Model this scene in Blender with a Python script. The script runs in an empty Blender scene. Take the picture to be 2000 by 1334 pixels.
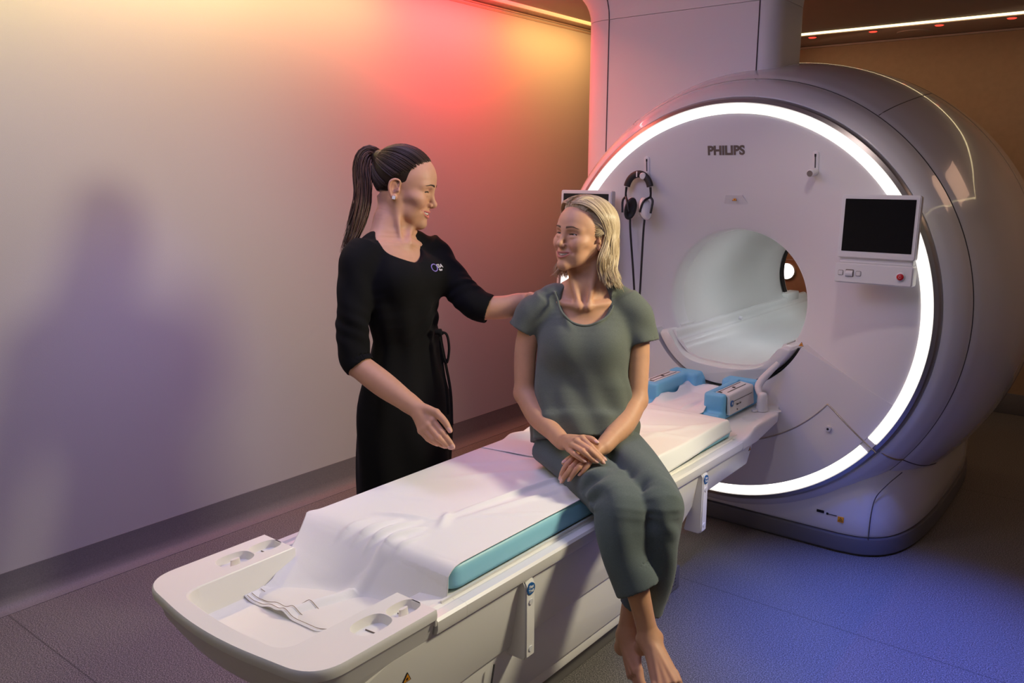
import bpy, bmesh, math, random
import numpy as np
from mathutils import Vector, Matrix
PI = math.pi
SC = bpy.context.scene
COL = SC.collection

# ------------------------------------------------------------------ camera
cam_d = bpy.data.cameras.new('camera')
cam_d.sensor_width = 36.0
cam_d.lens = 1636.9 / 2000 * 36.0
cam_d.clip_start = 0.05
cam = bpy.data.objects.new('camera', cam_d)
COL.objects.link(cam)
_r = Vector((0.78413788, 0.62056807, 0.00480182))
_u = Vector((-0.12315866, 0.14802795, 0.9812847))
_f = Vector((-0.60824315, 0.7700539, -0.19250265))
_m = Matrix((_r, _u, -_f)).transposed().to_4x4()
_m.translation = Vector((1.63619, -3.63768, 1.65440))
cam.matrix_world = _m
SC.camera = cam

# ------------------------------------------------------------------ world, exposure
SC.view_settings.view_transform = 'Standard'
SC.view_settings.look = 'None'
SC.view_settings.gamma = 1.0
SC.view_settings.use_curve_mapping = False
SC.view_settings.exposure = -0.08
w = bpy.data.worlds.new('world')
SC.world = w
w.use_nodes = True
w.node_tree.nodes['Background'].inputs[0].default_value = (0.020, 0.020, 0.034, 1)
w.node_tree.nodes['Background'].inputs[1].default_value = 0.6


def area_light(name, loc, target, size, power, color, size_y=None, spread=None):
    d = bpy.data.lights.new(name, 'AREA')
    d.energy = power
    d.color = color
    d.size = size
    if size_y:
        d.shape = 'RECTANGLE'
        d.size_y = size_y
    if spread:
        d.spread = math.radians(spread)
    o = bpy.data.objects.new(name, d)
    COL.objects.link(o)
    o.location = loc
    o.rotation_euler = (Vector(target) - Vector(loc)).to_track_quat('-Z', 'Y').to_euler()
    return o


def spot_light(name, loc, target, power, color, angle, blend, radius):
    d = bpy.data.lights.new(name, 'SPOT')
    d.energy = power
    d.color = color
    d.spot_size = math.radians(angle)
    d.spot_blend = blend
    d.shadow_soft_size = radius
    o = bpy.data.objects.new(name, d)
    COL.objects.link(o)
    o.location = loc
    o.rotation_euler = (Vector(target) - Vector(loc)).to_track_quat('-Z', 'Y').to_euler()
    return o


# warm white softbox on the right of the table, outside the frame: the main light on the people
spot_light('softbox_key_light', (1.50, -0.80, 1.98), (-0.25, -1.75, 0.85), 152, (1.0, 0.91, 0.645), 84, 0.7, 0.17)
# small ceiling downlight above the scanner face
spot_light('scanner_downlight', (0.80, -1.05, 2.62), (0.38, 0.0, 1.15), 19, (1.0, 0.80, 0.72), 50, 0.8, 0.04)
# warm wide fill from the ceiling on the control-room side
area_light('ceiling_fill_light', (1.6, -4.2, 2.6), (-0.4, -1.6, 0.8), 1.6, 7, (1.0, 0.92, 0.80))
# cool ambient fill for the room, plus an added lamp tinting the scanner face
area_light('mood_light', (-0.3, -2.3, 2.63), (-0.5, -2.2, 0.0), 1.8, 22, (0.50, 0.60, 1.0), 2.6)
area_light('scanner_tint_fill', (-0.55, -1.5, 2.60), (0.1, 0.2, 1.0), 0.9, 6.5, (0.56, 0.52, 1.0), 0.9)
# blue downlights on the floor beside the scanner and behind the table
spot_light('blue_floor_spot', (1.22, -0.62, 2.62), (1.06, -0.66, 0.0), 720, (0.085, 0.17, 1.0), 44, 1.0, 0.05)
spot_light('blue_floor_spot', (-0.98, -1.85, 2.62), (-1.30, -1.98, 0.0), 85, (0.16, 0.17, 1.0), 62, 1.0, 0.08)
# wall washers in the slot between ceiling and left wall
for _y, _len, _pw, _c in ((-3.4, 0.9, 4.6, (0.85, 1.0, 0.22)), (-2.55, 0.8, 6.0, (0.95, 0.82, 0.25)),
                          (-1.70, 0.9, 9.0, (1.0, 0.68, 0.30)), (-0.85, 0.8, 7.4, (1.0, 0.50, 0.22)),
                          (0.05, 0.85, 21, (1.0, 0.07, 0.07)), (1.05, 0.9, 8, (1.0, 0.50, 0.14))):
    area_light('wall_washer', (-1.47, _y, 2.63), (-1.745, _y, 1.8), _len, _pw, _c, 0.08)
# added mauve fill that tints the middle of the left wall
area_light('wall_mauve_fill', (-0.45, -2.3, 2.60), (-1.75, -1.9, 0.7), 1.4, 12, (0.66, 0.46, 1.0), 0.5)
# light inside the bore
for _y, _pw in ((0.6, 9.0), (1.45, 9.0)):
    spot_light('bore_light', (0.12, _y, 1.39), (0.0, _y, 0.8), _pw, (0.88, 0.95, 1.0), 160, 1.0, 0.03)
# amber fill added to lift the dark floor in the rear right corner
area_light('amber_corner_fill', (2.2, 1.5, 2.62), (2.0, 1.4, 0.0), 0.8, 4.5, (1.0, 0.58, 0.38), 0.8)
# amber glow on the back wall from the far light strip
area_light('back_wall_glow', (0.6, 2.30, 2.62), (0.9, 3.1, 0.9), 3.0, 3.2, (1.0, 0.68, 0.42), 0.10)


# ------------------------------------------------------------------ materials
def s2l(c):
    return tuple(((v / 12.92) if v <= 0.04045 else ((v + 0.055) / 1.055) ** 2.4) for v in c)


def hexc(h):
    return s2l(tuple(int(h[i:i + 2], 16) / 255 for i in (0, 2, 4)))


def mat(name, color, rough=0.5, metal=0.0, bump=0.0, bscale=200.0, var=0.0, vscale=8.0, spec=0.5,
        coat=0.0, sss=0.0, emit=None, estr=0.0, sheen=0.0, detail=4.0):
    m = bpy.data.materials.new(name)
    m.use_nodes = True
    nt = m.node_tree
    b = nt.nodes['Principled BSDF']
    col = tuple(color) + (1,)
    b.inputs['Base Color'].default_value = col
    b.inputs['Roughness'].default_value = rough
    b.inputs['Metallic'].default_value = metal
    b.inputs['Specular IOR Level'].default_value = spec
    b.inputs['Coat Weight'].default_value = coat
    b.inputs['Coat Roughness'].default_value = 0.03
    if sss:
        b.inputs['Subsurface Weight'].default_value = sss
        b.inputs['Subsurface Radius'].default_value = (0.9, 0.35, 0.2)
        b.inputs['Subsurface Scale'].default_value = 0.006
    if sheen:
        b.inputs['Sheen Weight'].default_value = sheen
        b.inputs['Sheen Roughness'].default_value = 0.5
    if emit:
        b.inputs['Emission Color'].default_value = tuple(emit) + (1,)
        b.inputs['Emission Strength'].default_value = estr
    tc = nt.nodes.new('ShaderNodeTexCoord')
    if var:
        n = nt.nodes.new('ShaderNodeTexNoise')
        n.inputs['Scale'].default_value = vscale
        n.inputs['Detail'].default_value = detail
        nt.links.new(tc.outputs['Object'], n.inputs['Vector'])
        r = nt.nodes.new('ShaderNodeMapRange')
        r.inputs[1].default_value = 0.25
        r.inputs[2].default_value = 0.75
        r.inputs[3].default_value = 1 - var
        r.inputs[4].default_value = 1 + var
        nt.links.new(n.outputs[0], r.inputs[0])
        mx = nt.nodes.new('ShaderNodeVectorMath')
        mx.operation = 'SCALE'
        mx.inputs[0].default_value = col[:3]
        nt.links.new(r.outputs[0], mx.inputs['Scale'])
        nt.links.new(mx.outputs[0], b.inputs['Base Color'])
    if bump:
        n2 = nt.nodes.new('ShaderNodeTexNoise')
        n2.inputs['Scale'].default_value = bscale
        n2.inputs['Detail'].default_value = 3
        nt.links.new(tc.outputs['Object'], n2.inputs['Vector'])
        bp = nt.nodes.new('ShaderNodeBump')
        bp.inputs['Strength'].default_value = bump
        bp.inputs['Distance'].default_value = 0.002
        nt.links.new(n2.outputs[0], bp.inputs['Height'])
        nt.links.new(bp.outputs[0], b.inputs['Normal'])
    return m


M = {}
M['wall'] = mat('painted_wall', (0.430, 0.408, 0.405), 0.6, bump=0.15, bscale=300)
M['back_wall'] = mat('tan_wall_panel', hexc('a08468'), 0.75, bump=0.3, bscale=120, var=0.06, vscale=30)
M['ceiling'] = mat('ceiling_panel', hexc('a79a96'), 0.6, var=0.02)
M['ledge'] = mat('ceiling_ledge', hexc('a58f84'), 0.45)
M['skirting'] = mat('vinyl_skirting', hexc('6a6668'), 0.6, var=0.22, vscale=260)
M['white'] = mat('white_gloss_plastic', (0.74, 0.735, 0.74), 0.22, coat=0.8, spec=0.5)
M['white_satin'] = mat('white_satin_plastic', (0.74, 0.735, 0.74), 0.38, spec=0.45)
M['table_white'] = mat('table_white_plastic', (0.80, 0.775, 0.74), 0.34, spec=0.45, bump=0.04, bscale=500)
M['bore'] = mat('bore_liner_plastic', (0.78, 0.78, 0.76), 0.26, spec=0.5)
M['silver'] = mat('silver_trim', (0.42, 0.41, 0.42), 0.3, metal=0.85)
M['seam'] = mat('seam_dark', (0.06, 0.055, 0.06), 0.6)
M['champagne'] = mat('champagne_trim', (0.62, 0.54, 0.44), 0.25, metal=0.9)
M['plinth'] = mat('grey_plinth', hexc('5b5a60'), 0.38)
M['black'] = mat('black_plastic', (0.012, 0.012, 0.014), 0.35)
M['rubber'] = mat('black_rubber', (0.015, 0.015, 0.016), 0.6)
M['screen'] = mat('dark_screen_glass', (0.004, 0.0045, 0.007), 0.08)
M['kick'] = mat('dark_grey_kick_base', hexc('6a6664'), 0.5)
M['blue_foam'] = mat('blue_foam', hexc('74bce6'), 0.55, bump=0.1, bscale=400)
M['mattress'] = mat('pale_blue_vinyl', hexc('94d2ea'), 0.42, bump=0.25, bscale=22)
M['sheet'] = mat('white_cotton', (0.84, 0.82, 0.80), 0.85, bump=0.25, bscale=900, sheen=0.1)
M['sheet_cool'] = mat('white_cotton_drawsheet', (0.82, 0.82, 0.84), 0.85, bump=0.25, bscale=900, sheen=0.1)
M['orange'] = mat('warning_orange', hexc('f0a020'), 0.5)
M['ink'] = mat('printed_ink', (0.01, 0.01, 0.01), 0.6)
M['stitch'] = mat('beige_stitching', hexc('8c7663'), 0.8)
M['blue_badge'] = mat('blue_badge', hexc('1f5f9e'), 0.4)
M['white_print'] = mat('white_print', (0.85, 0.85, 0.85), 0.5)
M['grey_print'] = mat('grey_print', hexc('6d6258'), 0.5)
M['red_button'] = mat('red_button', hexc('b5121c'), 0.3)
M['ring'] = mat('white_light_ring', (0.9, 0.9, 0.9), 0.4, emit=(1.0, 0.95, 0.86), estr=1.7)
M['led_warm'] = mat('warm_led_strip', (0.9, 0.8, 0.6), 0.5, emit=(1.0, 0.82, 0.45), estr=2.6)
M['led_dot'] = mat('red_downlight_glow', (0.8, 0.1, 0.08), 0.5, emit=(1.0, 0.05, 0.03), estr=2.0)
M['lamp_glow'] = mat('round_lamp_glow', (0.9, 0.9, 0.9), 0.5, emit=(1.0, 0.98, 0.95), estr=4.0)


def floor_material():
    m = mat('speckled_vinyl_floor', (0.3, 0.3, 0.3), 0.42)
    nt = m.node_tree
    b = nt.nodes['Principled BSDF']
    tc = nt.nodes.new('ShaderNodeTexCoord')
    n = nt.nodes.new('ShaderNodeTexNoise')
    n.inputs['Scale'].default_value = 240
    n.inputs['Detail'].default_value = 3
    nt.links.new(tc.outputs['Object'], n.inputs['Vector'])
    r = nt.nodes.new('ShaderNodeValToRGB')
    e = r.color_ramp.elements
    e[0].position = 0.38
    e[0].color = hexc('3f3b3d') + (1,)
    e[1].position = 0.64
    e[1].color = hexc('948e8b') + (1,)
    k = e.new(0.5)
    k.color = hexc('66625f') + (1,)
    nt.links.new(n.outputs[0], r.inputs[0])
    # welded sheet joints
    br = nt.nodes.new('ShaderNodeTexBrick')
    br.inputs['Scale'].default_value = 1.0
    br.inputs['Mortar Size'].default_value = 0.003
    br.inputs['Brick Width'].default_value = 9.0
    br.inputs['Row Height'].default_value = 1.9
    br.inputs['Color1'].default_value = (1, 1, 1, 1)
    br.inputs['Color2'].default_value = (1, 1, 1, 1)
    br.inputs['Mortar'].default_value = (0.55, 0.55, 0.55, 1)
    mp = nt.nodes.new('ShaderNodeMapping')
    mp.inputs['Location'].default_value = (0.35, 0.62, 0)
    nt.links.new(tc.outputs['Object'], mp.inputs['Vector'])
    nt.links.new(mp.outputs[0], br.inputs['Vector'])
    mx = nt.nodes.new('ShaderNodeMixRGB')
    mx.blend_type = 'MULTIPLY'
    mx.inputs[0].default_value = 1
    nt.links.new(r.outputs[0], mx.inputs[1])
    nt.links.new(br.outputs[0], mx.inputs[2])
    nt.links.new(mx.outputs[0], b.inputs['Base Color'])
    bp = nt.nodes.new('ShaderNodeBump')
    bp.inputs['Strength'].default_value = 0.05
    bp.inputs['Distance'].default_value = 0.002
    nt.links.new(n.outputs[0], bp.inputs['Height'])
    nt.links.new(bp.outputs[0], b.inputs['Normal'])
    return m


M['floor'] = floor_material()


def led_wall_material():
    # colour-changing strip: its emitted colour runs from green-yellow over amber to red along the wall
    m = mat('colour_led_strip', (0.9, 0.8, 0.7), 0.5)
    nt = m.node_tree
    b = nt.nodes['Principled BSDF']
    tc = nt.nodes.new('ShaderNodeTexCoord')
    sp = nt.nodes.new('ShaderNodeSeparateXYZ')
    nt.links.new(tc.outputs['Object'], sp.inputs[0])
    mr = nt.nodes.new('ShaderNodeMapRange')
    mr.inputs[1].default_value = -4.5
    mr.inputs[2].default_value = 3.0
    nt.links.new(sp.outputs[1], mr.inputs[0])
    r = nt.nodes.new('ShaderNodeValToRGB')
    e = r.color_ramp.elements
    e[0].position = 0.0
    e[0].color = (0.7, 1, 0.2, 1)
    e[1].position = 1.0
    e[1].color = (1, 0.6, 0.2, 1)
    for p, c in ((0.3, (1, 0.7, 0.3, 1)), (0.5, (1, 0.5, 0.25, 1)), (0.57, (1, 0.12, 0.1, 1)),
                 (0.66, (1, 0.12, 0.1, 1)), (0.76, (1, 0.5, 0.15, 1))):
        k = e.new(p)
        k.color = c
    nt.links.new(mr.outputs[0], r.inputs[0])
    nt.links.new(r.outputs[0], b.inputs['Emission Color'])
    b.inputs['Emission Strength'].default_value = 1.3
    return m


M['led_wall'] = led_wall_material()


# ------------------------------------------------------------------ building helpers
def link(o, parent=None):
    COL.objects.link(o)
    if parent is not None:
        o.parent = parent
        o.matrix_parent_inverse = parent.matrix_world.inverted()
    return o


def tag(o, label=None, cat=None, group=None, kind=None):
    if label:
        o['label'] = label
    if cat:
        o['category'] = cat
    if group:
        o['group'] = group
    if kind:
        o['kind'] = kind
    return o


def thing(name, label, cat, loc=(0, 0, 0), group=None):
    o = bpy.data.objects.new(name, None)
    o.empty_display_size = 0.1
    o.location = loc
    COL.objects.link(o)
    bpy.context.view_layer.update()
    return tag(o, label, cat, group)


def from_pydata(name, V, F, m, parent=None, smooth=True, auto=None):
    me = bpy.data.meshes.new(name)
    me.from_pydata([tuple(map(float, v)) for v in V], [], [tuple(int(i) for i in f) for f in F])
    me.validate()
    me.update()
    if m is not None:
        me.materials.append(m)
    if smooth:
        me.polygons.foreach_set('use_smooth', [True] * len(me.polygons))
        if auto is not None:
            me.set_sharp_from_angle(angle=math.radians(auto))
    return link(bpy.data.objects.new(name, me), parent)


def from_bm(name, bm, m, parent=None, smooth=True, auto=40):
    bmesh.ops.recalc_face_normals(bm, faces=bm.faces)
    me = bpy.data.meshes.new(name)
    bm.to_mesh(me)
    bm.free()
    for k in (m if isinstance(m, (list, tuple)) else [m]):
        me.materials.append(k)
    if smooth:
        me.polygons.foreach_set('use_smooth', [True] * len(me.polygons))
        if auto is not None:
            me.set_sharp_from_angle(angle=math.radians(auto))
    return link(bpy.data.objects.new(name, me), parent)


def add_box(bm, lo, hi, bevel=0.0, seg=2, rot=None, at=None):
    r = bmesh.ops.create_cube(bm, size=1.0)
    vs = r['verts']
    c = [(a + b) / 2 for a, b in zip(lo, hi)]
    s = [b - a for a, b in zip(lo, hi)]
    for v in vs:
        v.co = Vector((v.co.x * s[0] + c[0], v.co.y * s[1] + c[1], v.co.z * s[2] + c[2]))
    if bevel:
        es = list({e for v in vs for e in v.link_edges})
        g = bmesh.ops.bevel(bm, geom=es, offset=bevel, segments=seg, affect='EDGES', profile=0.5)
        vs = [v for v in g['verts']]
    if rot is not None:
        piv = Vector(at if at is not None else c)
        allv = {v for v in vs}
        # gather the connected island
        stack = list(allv)
        while stack:
            v = stack.pop()
            for e in v.link_edges:
                o = e.other_vert(v)
                if o not in allv:
                    allv.add(o)
                    stack.append(o)
        bmesh.ops.rotate(bm, verts=list(allv), cent=piv, matrix=rot)
    return vs


def box(name, lo, hi, m, parent=None, bevel=0.0, seg=2, rot=None, at=None):
    bm = bmesh.new()
    add_box(bm, lo, hi, bevel, seg, rot, at)
    return from_bm(name, bm, m, parent)


def prism(name, poly, axis, a, b, m, parent=None, bevel=0.0, seg=2, auto=35, inset_b=None):
    """poly: list of 2D points in the plane normal to axis; extruded from a to b along axis"""
    bm = bmesh.new()
    ax = 'xyz'.index(axis)

    def mk(p, t):
        c = [0, 0, 0]
        o = [i for i in range(3) if i != ax]
        c[o[0]], c[o[1]] = p
        c[ax] = t
        return c
    A = [bm.verts.new(mk(p, a)) for p in poly]
    B = [bm.verts.new(mk(p, b)) for p in poly]
    n = len(poly)
    f1 = bm.faces.new(A)
    f2 = bm.faces.new(B)
    for i in range(n):
        bm.faces.new((A[i], A[(i + 1) % n], B[(i + 1) % n], B[i]))
    bmesh.ops.recalc_face_normals(bm, faces=bm.faces)
    if bevel:
        es = list(f1.edges) + list(f2.edges)
        bmesh.ops.bevel(bm, geom=es, offset=bevel, segments=seg, affect='EDGES', profile=0.5)
    return from_bm(name, bm, m, parent, auto=auto)


def round_poly(pts, radii, n=6):
    out = []
    N = len(pts)
    for i in range(N):
        p = Vector(pts[i])
        r = radii if not isinstance(radii, (list, tuple)) else radii[i]
        if r <= 0:
            out.append(tuple(p))
            continue
        a = (Vector(pts[i - 1]) - p)
        b = (Vector(pts[(i + 1) % N]) - p)
        la, lb = a.length, b.length
        a.normalize()
        b.normalize()
        ang = a.angle(b)
        d = min(r / math.tan(ang / 2), la * 0.49, lb * 0.49)
        p0 = p + a * d
        p2 = p + b * d
        for k in range(n + 1):
            t = k / n
            out.append(tuple(p0 * (1 - t) ** 2 + p * 2 * t * (1 - t) + p2 * t * t))
    return out


def loft(name, rings, m, parent=None, caps=True, auto=None, closed=True):
    V = []
    F = []
    n = len(rings[0])
    for r in rings:
        V += list(r)
    for i in range(len(rings) - 1):
        for j in range(n if closed else n - 1):
            a = i * n + j
            b = i * n + (j + 1) % n
            F.append((a, b, b + n, a + n))
    if caps:
        F.append(tuple(range(n))[::-1])
        F.append(tuple((len(rings) - 1) * n + j for j in range(n)))
    o = from_pydata(name, V, F, m, parent, True, auto)
    bm = bmesh.new()
    bm.from_mesh(o.data)
    bmesh.ops.recalc_face_normals(bm, faces=bm.faces)
    bm.to_mesh(o.data)
    bm.free()
    return o


def catmull(P, n=8):
    P = [np.array(p, float) for p in P]
    out = []
    for i in range(len(P) - 1):
        p0 = P[i - 1] if i > 0 else 2 * P[i] - P[i + 1]
        p1, p2 = P[i], P[i + 1]
        p3 = P[i + 2] if i + 2 < len(P) else 2 * P[i + 1] - P[i]
        for k in range(n):
            t = k / n
            out.append(0.5 * ((2 * p1) + (-p0 + p2) * t + (2 * p0 - 5 * p1 + 4 * p2 - p3) * t * t
                              + (-p0 + 3 * p1 - 3 * p2 + p3) * t ** 3))
    out.append(P[-1])
    return out


def tube_data(pts, rad, sides=8, V=None, F=None, flat=1.0):
    """append a tube along pts (list of np arrays); rad scalar or list"""
    if V is None:
        V, F = [], []
    pts = [np.asarray(p, float) for p in pts]
    n = len(pts)
    T = [pts[min(i + 1, n - 1)] - pts[max(i - 1, 0)] for i in range(n)]
    T = [t / (np.linalg.norm(t) + 1e-12) for t in T]
    up = np.array([0, 0, 1.0]) if abs(T[0][2]) < 0.9 else np.array([1.0, 0, 0])
    base = len(V)
    nrm = np.cross(T[0], up)
    nrm /= np.linalg.norm(nrm)
    for i in range(n):
        nrm = nrm - T[i] * (nrm @ T[i])
        nrm /= np.linalg.norm(nrm) + 1e-12
        bi = np.cross(T[i], nrm)
        r = rad[i] if hasattr(rad, '__len__') else rad
        for k in range(sides):
            a = 2 * PI * k / sides
            V.append(pts[i] + r * (math.cos(a) * nrm + flat * math.sin(a) * bi))
    for i in range(n - 1):
        for k in range(sides):
            a = base + i * sides + k
            b = base + i * sides + (k + 1) % sides
            F.append((a, b, b + sides, a + sides))
    F.append(tuple(base + k for k in range(sides))[::-1])
    F.append(tuple(base + (n - 1) * sides + k for k in range(sides)))
    return V, F


def tube(name, pts, rad, m, parent=None, sides=8, smooth_n=0, flat=1.0):
    if smooth_n:
        pts = catmull(pts, smooth_n)
    V, F = tube_data(pts, rad, sides, flat=flat)
    return from_pydata(name, V, F, m, parent, True, 60)


def lathe_y(name, prof, zc, m, parent=None, a0=0.0, a1=2 * PI, n=160, auto=30, closed_prof=False):
    """prof: (radius, y) pairs, turned about the axis x=0, z=zc"""
    full = abs(a1 - a0 - 2 * PI) < 1e-6
    na = n if full else n + 1
    V = []
    F = []
    k = len(prof)
    for i in range(na):
        a = a0 + (a1 - a0) * i / n
        for r, y in prof:
            V.append((r * math.cos(a), y, zc + r * math.sin(a)))
    for i in range(n):
        i2 = (i + 1) % na
        for j in range(k if closed_prof else k - 1):
            j2 = (j + 1) % k
            F.append((i * k + j, i * k + j2, i2 * k + j2, i2 * k + j))
    if closed_prof and not full:
        F.append(tuple(range(k)))
        F.append(tuple((na - 1) * k + j for j in range(k))[::-1])
    return from_pydata(name, V, F, m, parent, True, auto)


def smooth_prof(P, n=8):
    return [tuple(p) for p in catmull(P, n)]


def text_obj(name, body, loc, xdir, updir, size, m, parent=None, depth=0.0008, align='CENTER', bold=0.0):
    cu = bpy.data.curves.new(name, 'FONT')
    cu.body = body
    cu.size = size
    cu.align_x = align
    cu.align_y = 'CENTER'
    cu.extrude = depth
    cu.offset = bold
    tmp = bpy.data.objects.new(name + '_tmp', cu)
    COL.objects.link(tmp)
    dg = bpy.context.evaluated_depsgraph_get()
    me = bpy.data.meshes.new_from_object(tmp.evaluated_get(dg))
    bpy.data.objects.remove(tmp)
    bpy.data.curves.remove(cu)
    x = Vector(xdir).normalized()
    u = Vector(updir)
    u = (u - x * u.dot(x)).normalized()
    z = x.cross(u)
    mt = Matrix((x, u, z)).transposed().to_4x4()
    mt.translation = Vector(loc)
    me.transform(mt)
    me.materials.clear()
    me.materials.append(m)
    me.name = name
    return link(bpy.data.objects.new(name, me), parent)


def warning_triangle(name, c, xdir, updir, s, parent, mats=None, depth=0.001):
    """orange triangle with a black outline and a black spark mark"""
    x = Vector(xdir).normalized()
    u = Vector(updir)
    u = (u - x * u.dot(x)).normalized()
    n = x.cross(u)
    c = Vector(c)
    bm = bmesh.new()

    def poly(P, d, mi):
        top = [bm.verts.new(c + x * p[0] * s + u * p[1] * s + n * d) for p in P]
        bot = [bm.verts.new(c + x * p[0] * s + u * p[1] * s - n * 0.0005) for p in P]
        fs = [bm.faces.new(top)]
        for i in range(len(P)):
            fs.append(bm.faces.new((top[i], bot[i], bot[(i + 1) % len(P)], top[(i + 1) % len(P)])))
        for f in fs:
            f.material_index = mi
    poly([(-0.5, -0.4), (0.5, -0.4), (0, 0.5)], depth, 0)
    poly([(-0.40, -0.345), (0.40, -0.345), (0, 0.375)], depth * 1.5, 1)
    poly([(0.17 * math.cos(t) * (1 if k % 2 else 0.45), -0.12 + 0.17 * math.sin(t) * (1 if k % 2 else 0.45))
          for k, t in enumerate([i * PI / 6 for i in range(12)])], depth * 2, 0)
    return from_bm(name, bm, mats or [M['ink'], M['orange']], parent, smooth=False)
# ------------------------------------------------------------------ the room
CZ = 2.66
WX = -1.75
RX = 3.1
BY = 3.15
FY = -5.4


def struct(o):
    o['kind'] = 'structure'
    return o


struct(box('floor', (WX - 0.1, FY - 0.1, -0.1), (RX + 0.1, BY + 0.1, 0.0), M['floor']))
struct(box('wall_left', (WX - 0.1, FY - 0.1, 0), (WX, BY + 0.1, CZ + 0.25), M['wall']))
struct(box('wall_right', (RX, FY - 0.1, 0), (RX + 0.1, BY + 0.1, CZ + 0.25), M['wall']))
struct(box('wall_back', (WX, BY, 0), (RX, BY + 0.1, CZ + 0.25), M['back_wall']))
struct(box('wall_front', (WX, FY - 0.1, 0), (RX, FY, CZ + 0.25), M['wall']))
struct(box('ceiling', (WX + 0.13, FY, CZ + 0.012), (RX - 0.5, BY - 0.56, CZ + 0.12), M['ceiling']))
# the ledge around the ceiling, with the slot for the light strips between them
struct(box('trim_1', (WX, FY, CZ), (WX + 0.085, BY, CZ + 0.12), M['ledge'], bevel=0.003))
struct(box('trim_2', (WX + 0.085, BY - 0.50, CZ), (RX - 0.44, BY, CZ + 0.12), M['ledge'], bevel=0.003))
struct(box('trim_3', (RX - 0.44, FY, CZ), (RX, BY, CZ + 0.12), M['ledge'], bevel=0.003))
# shadow-gap mouldings where the ledge meets the walls
bm = bmesh.new()
add_box(bm, (WX, FY, CZ - 0.012), (WX + 0.012, BY, CZ - 0.002), 0.002)
add_box(bm, (WX, FY, CZ - 0.030), (WX + 0.007, BY, CZ - 0.020), 0.002)
struct(from_bm('trim_4', bm, M['ledge']))
bm = bmesh.new()
add_box(bm, (WX + 0.02, BY - 0.02, CZ - 0.016), (RX, BY, CZ - 0.002), 0.002)
add_box(bm, (WX + 0.02, BY - 0.012, CZ - 1.66), (RX, BY, CZ - 1.652), 0.002)
struct(from_bm('trim_5', bm, M['ledge']))


def skirting(name, x0, inward, y0, y1):
    prof = [(0, 0.15), (0.004, 0.15), (0.006, 0.06), (0.012, 0.03), (0.03, 0.009), (0.055, 0.002), (0.055, 0.0), (0, 0)]
    V = []
    for y in (y0, y1):
        V += [(x0 + inward * a, y, b) for a, b in prof]
    n = len(prof)
    F = [(i, (i + 1) % n, n + (i + 1) % n, n + i) for i in range(n)] + [tuple(range(n)), tuple(range(n, 2 * n))]
    bm = bmesh.new()
    vs = [bm.verts.new(v) for v in V]
    for f in F:
        bm.faces.new([vs[i] for i in f])
    return struct(from_bm(name, bm, M['skirting'], auto=50))


skirting('baseboard_left', WX, 1, FY, BY)
skirting('baseboard_right', RX, -1, FY, BY)
bm = bmesh.new()
add_box(bm, (WX + 0.06, BY - 0.012, 0), (RX - 0.06, BY, 0.15), 0.003)
struct(from_bm('baseboard_back', bm, M['skirting']))

# light strips in the slots
o = box('light_strip', (WX + 0.087, FY + 0.02, CZ + 0.004), (WX + 0.127, BY - 0.6, CZ + 0.02), M['led_wall'])
tag(o, 'colour-changing light strip in the ceiling slot along the red and amber lit wall', 'light strip')
o = box('light_strip', (WX + 0.13, BY - 0.555, CZ + 0.004), (RX - 0.5, BY - 0.515, CZ + 0.02), M['led_warm'])
tag(o, 'warm yellow light strip in the ceiling slot above the brown back wall', 'light strip')
o = box('light_strip', (RX - 0.495, FY + 0.02, CZ + 0.004), (RX - 0.455, BY - 0.515, CZ + 0.02), M['led_warm'])
tag(o, 'warm light strip on the right-hand wall, seen only as a curved reflection on the scanner', 'light strip')


def downlight(x, y, label, first=[None]):
    if first[0] is None:
        t = thing('downlight', label, 'ceiling light', (x, y, CZ), 'red downlights in the ceiling ledge')
        V, F = tube_data([(x, y, CZ + 0.001), (x, y, CZ - 0.004)], [0.036, 0.033], 20)
        from_pydata('bezel', V, F, M['ledge'], t, True, 40)
        V, F = tube_data([(x, y, CZ - 0.004), (x, y, CZ - 0.008)], [0.028, 0.022], 20)
        from_pydata('lens', V, F, M['led_dot'], t, True, 40)
        first[0] = t
        return t
    t = first[0].copy()
    COL.objects.link(t)
    t.location = (x, y, CZ)
    t['label'] = label
    for ch in first[0].children:
        c = ch.copy()
        COL.objects.link(c)
        c.parent = t
        c.matrix_parent_inverse = ch.matrix_parent_inverse.copy()
    return t


_dl = [(-0.62, 'red downlight in the ceiling ledge right beside the white column'),
       (-0.20, 'second red downlight from the column along the yellow light strip'),
       (0.22, 'third red downlight from the column along the yellow light strip'),
       (0.64, 'red downlight at the right end of the yellow strip above the back wall')]
for x, l in _dl:
    downlight(x, BY - 0.44, l)
for i in range(7):
    downlight(RX - 0.38, -3.6 + i * 0.75, 'red downlight above the right-hand wall, seen only as a red dot mirrored on the scanner')
V, F = tube_data([(0.02, BY - 0.24, CZ + 0.001), (0.02, BY - 0.24, CZ - 0.006), (0.02, BY - 0.24, CZ - 0.008)], [0.115, 0.112, 0.10], 32)
tag(from_pydata('ceiling_speaker', V, F, M['ledge'], None, True, 40),
    'round flush cover in the ceiling ledge behind the yellow light strip', 'ceiling speaker')

# round lamp on the back wall, seen through the bore
t = thing('wall_lamp', 'round glowing white lamp on the brown wall seen through the scanner bore', 'lamp', (-0.845, BY, 0.91))
V, F = tube_data([(-0.845, BY, 0.91), (-0.845, BY - 0.03, 0.91)], [0.066, 0.066], 40)
from_pydata('lamp_housing', V, F, M['white_satin'], t, True, 40)
V, F = tube_data([(-0.845, BY - 0.03, 0.91), (-0.845, BY - 0.042, 0.91), (-0.845, BY - 0.05, 0.91)], [0.062, 0.058, 0.035], 40)
from_pydata('diffuser', V, F, M['lamp_glow'], t, True, 40)
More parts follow.
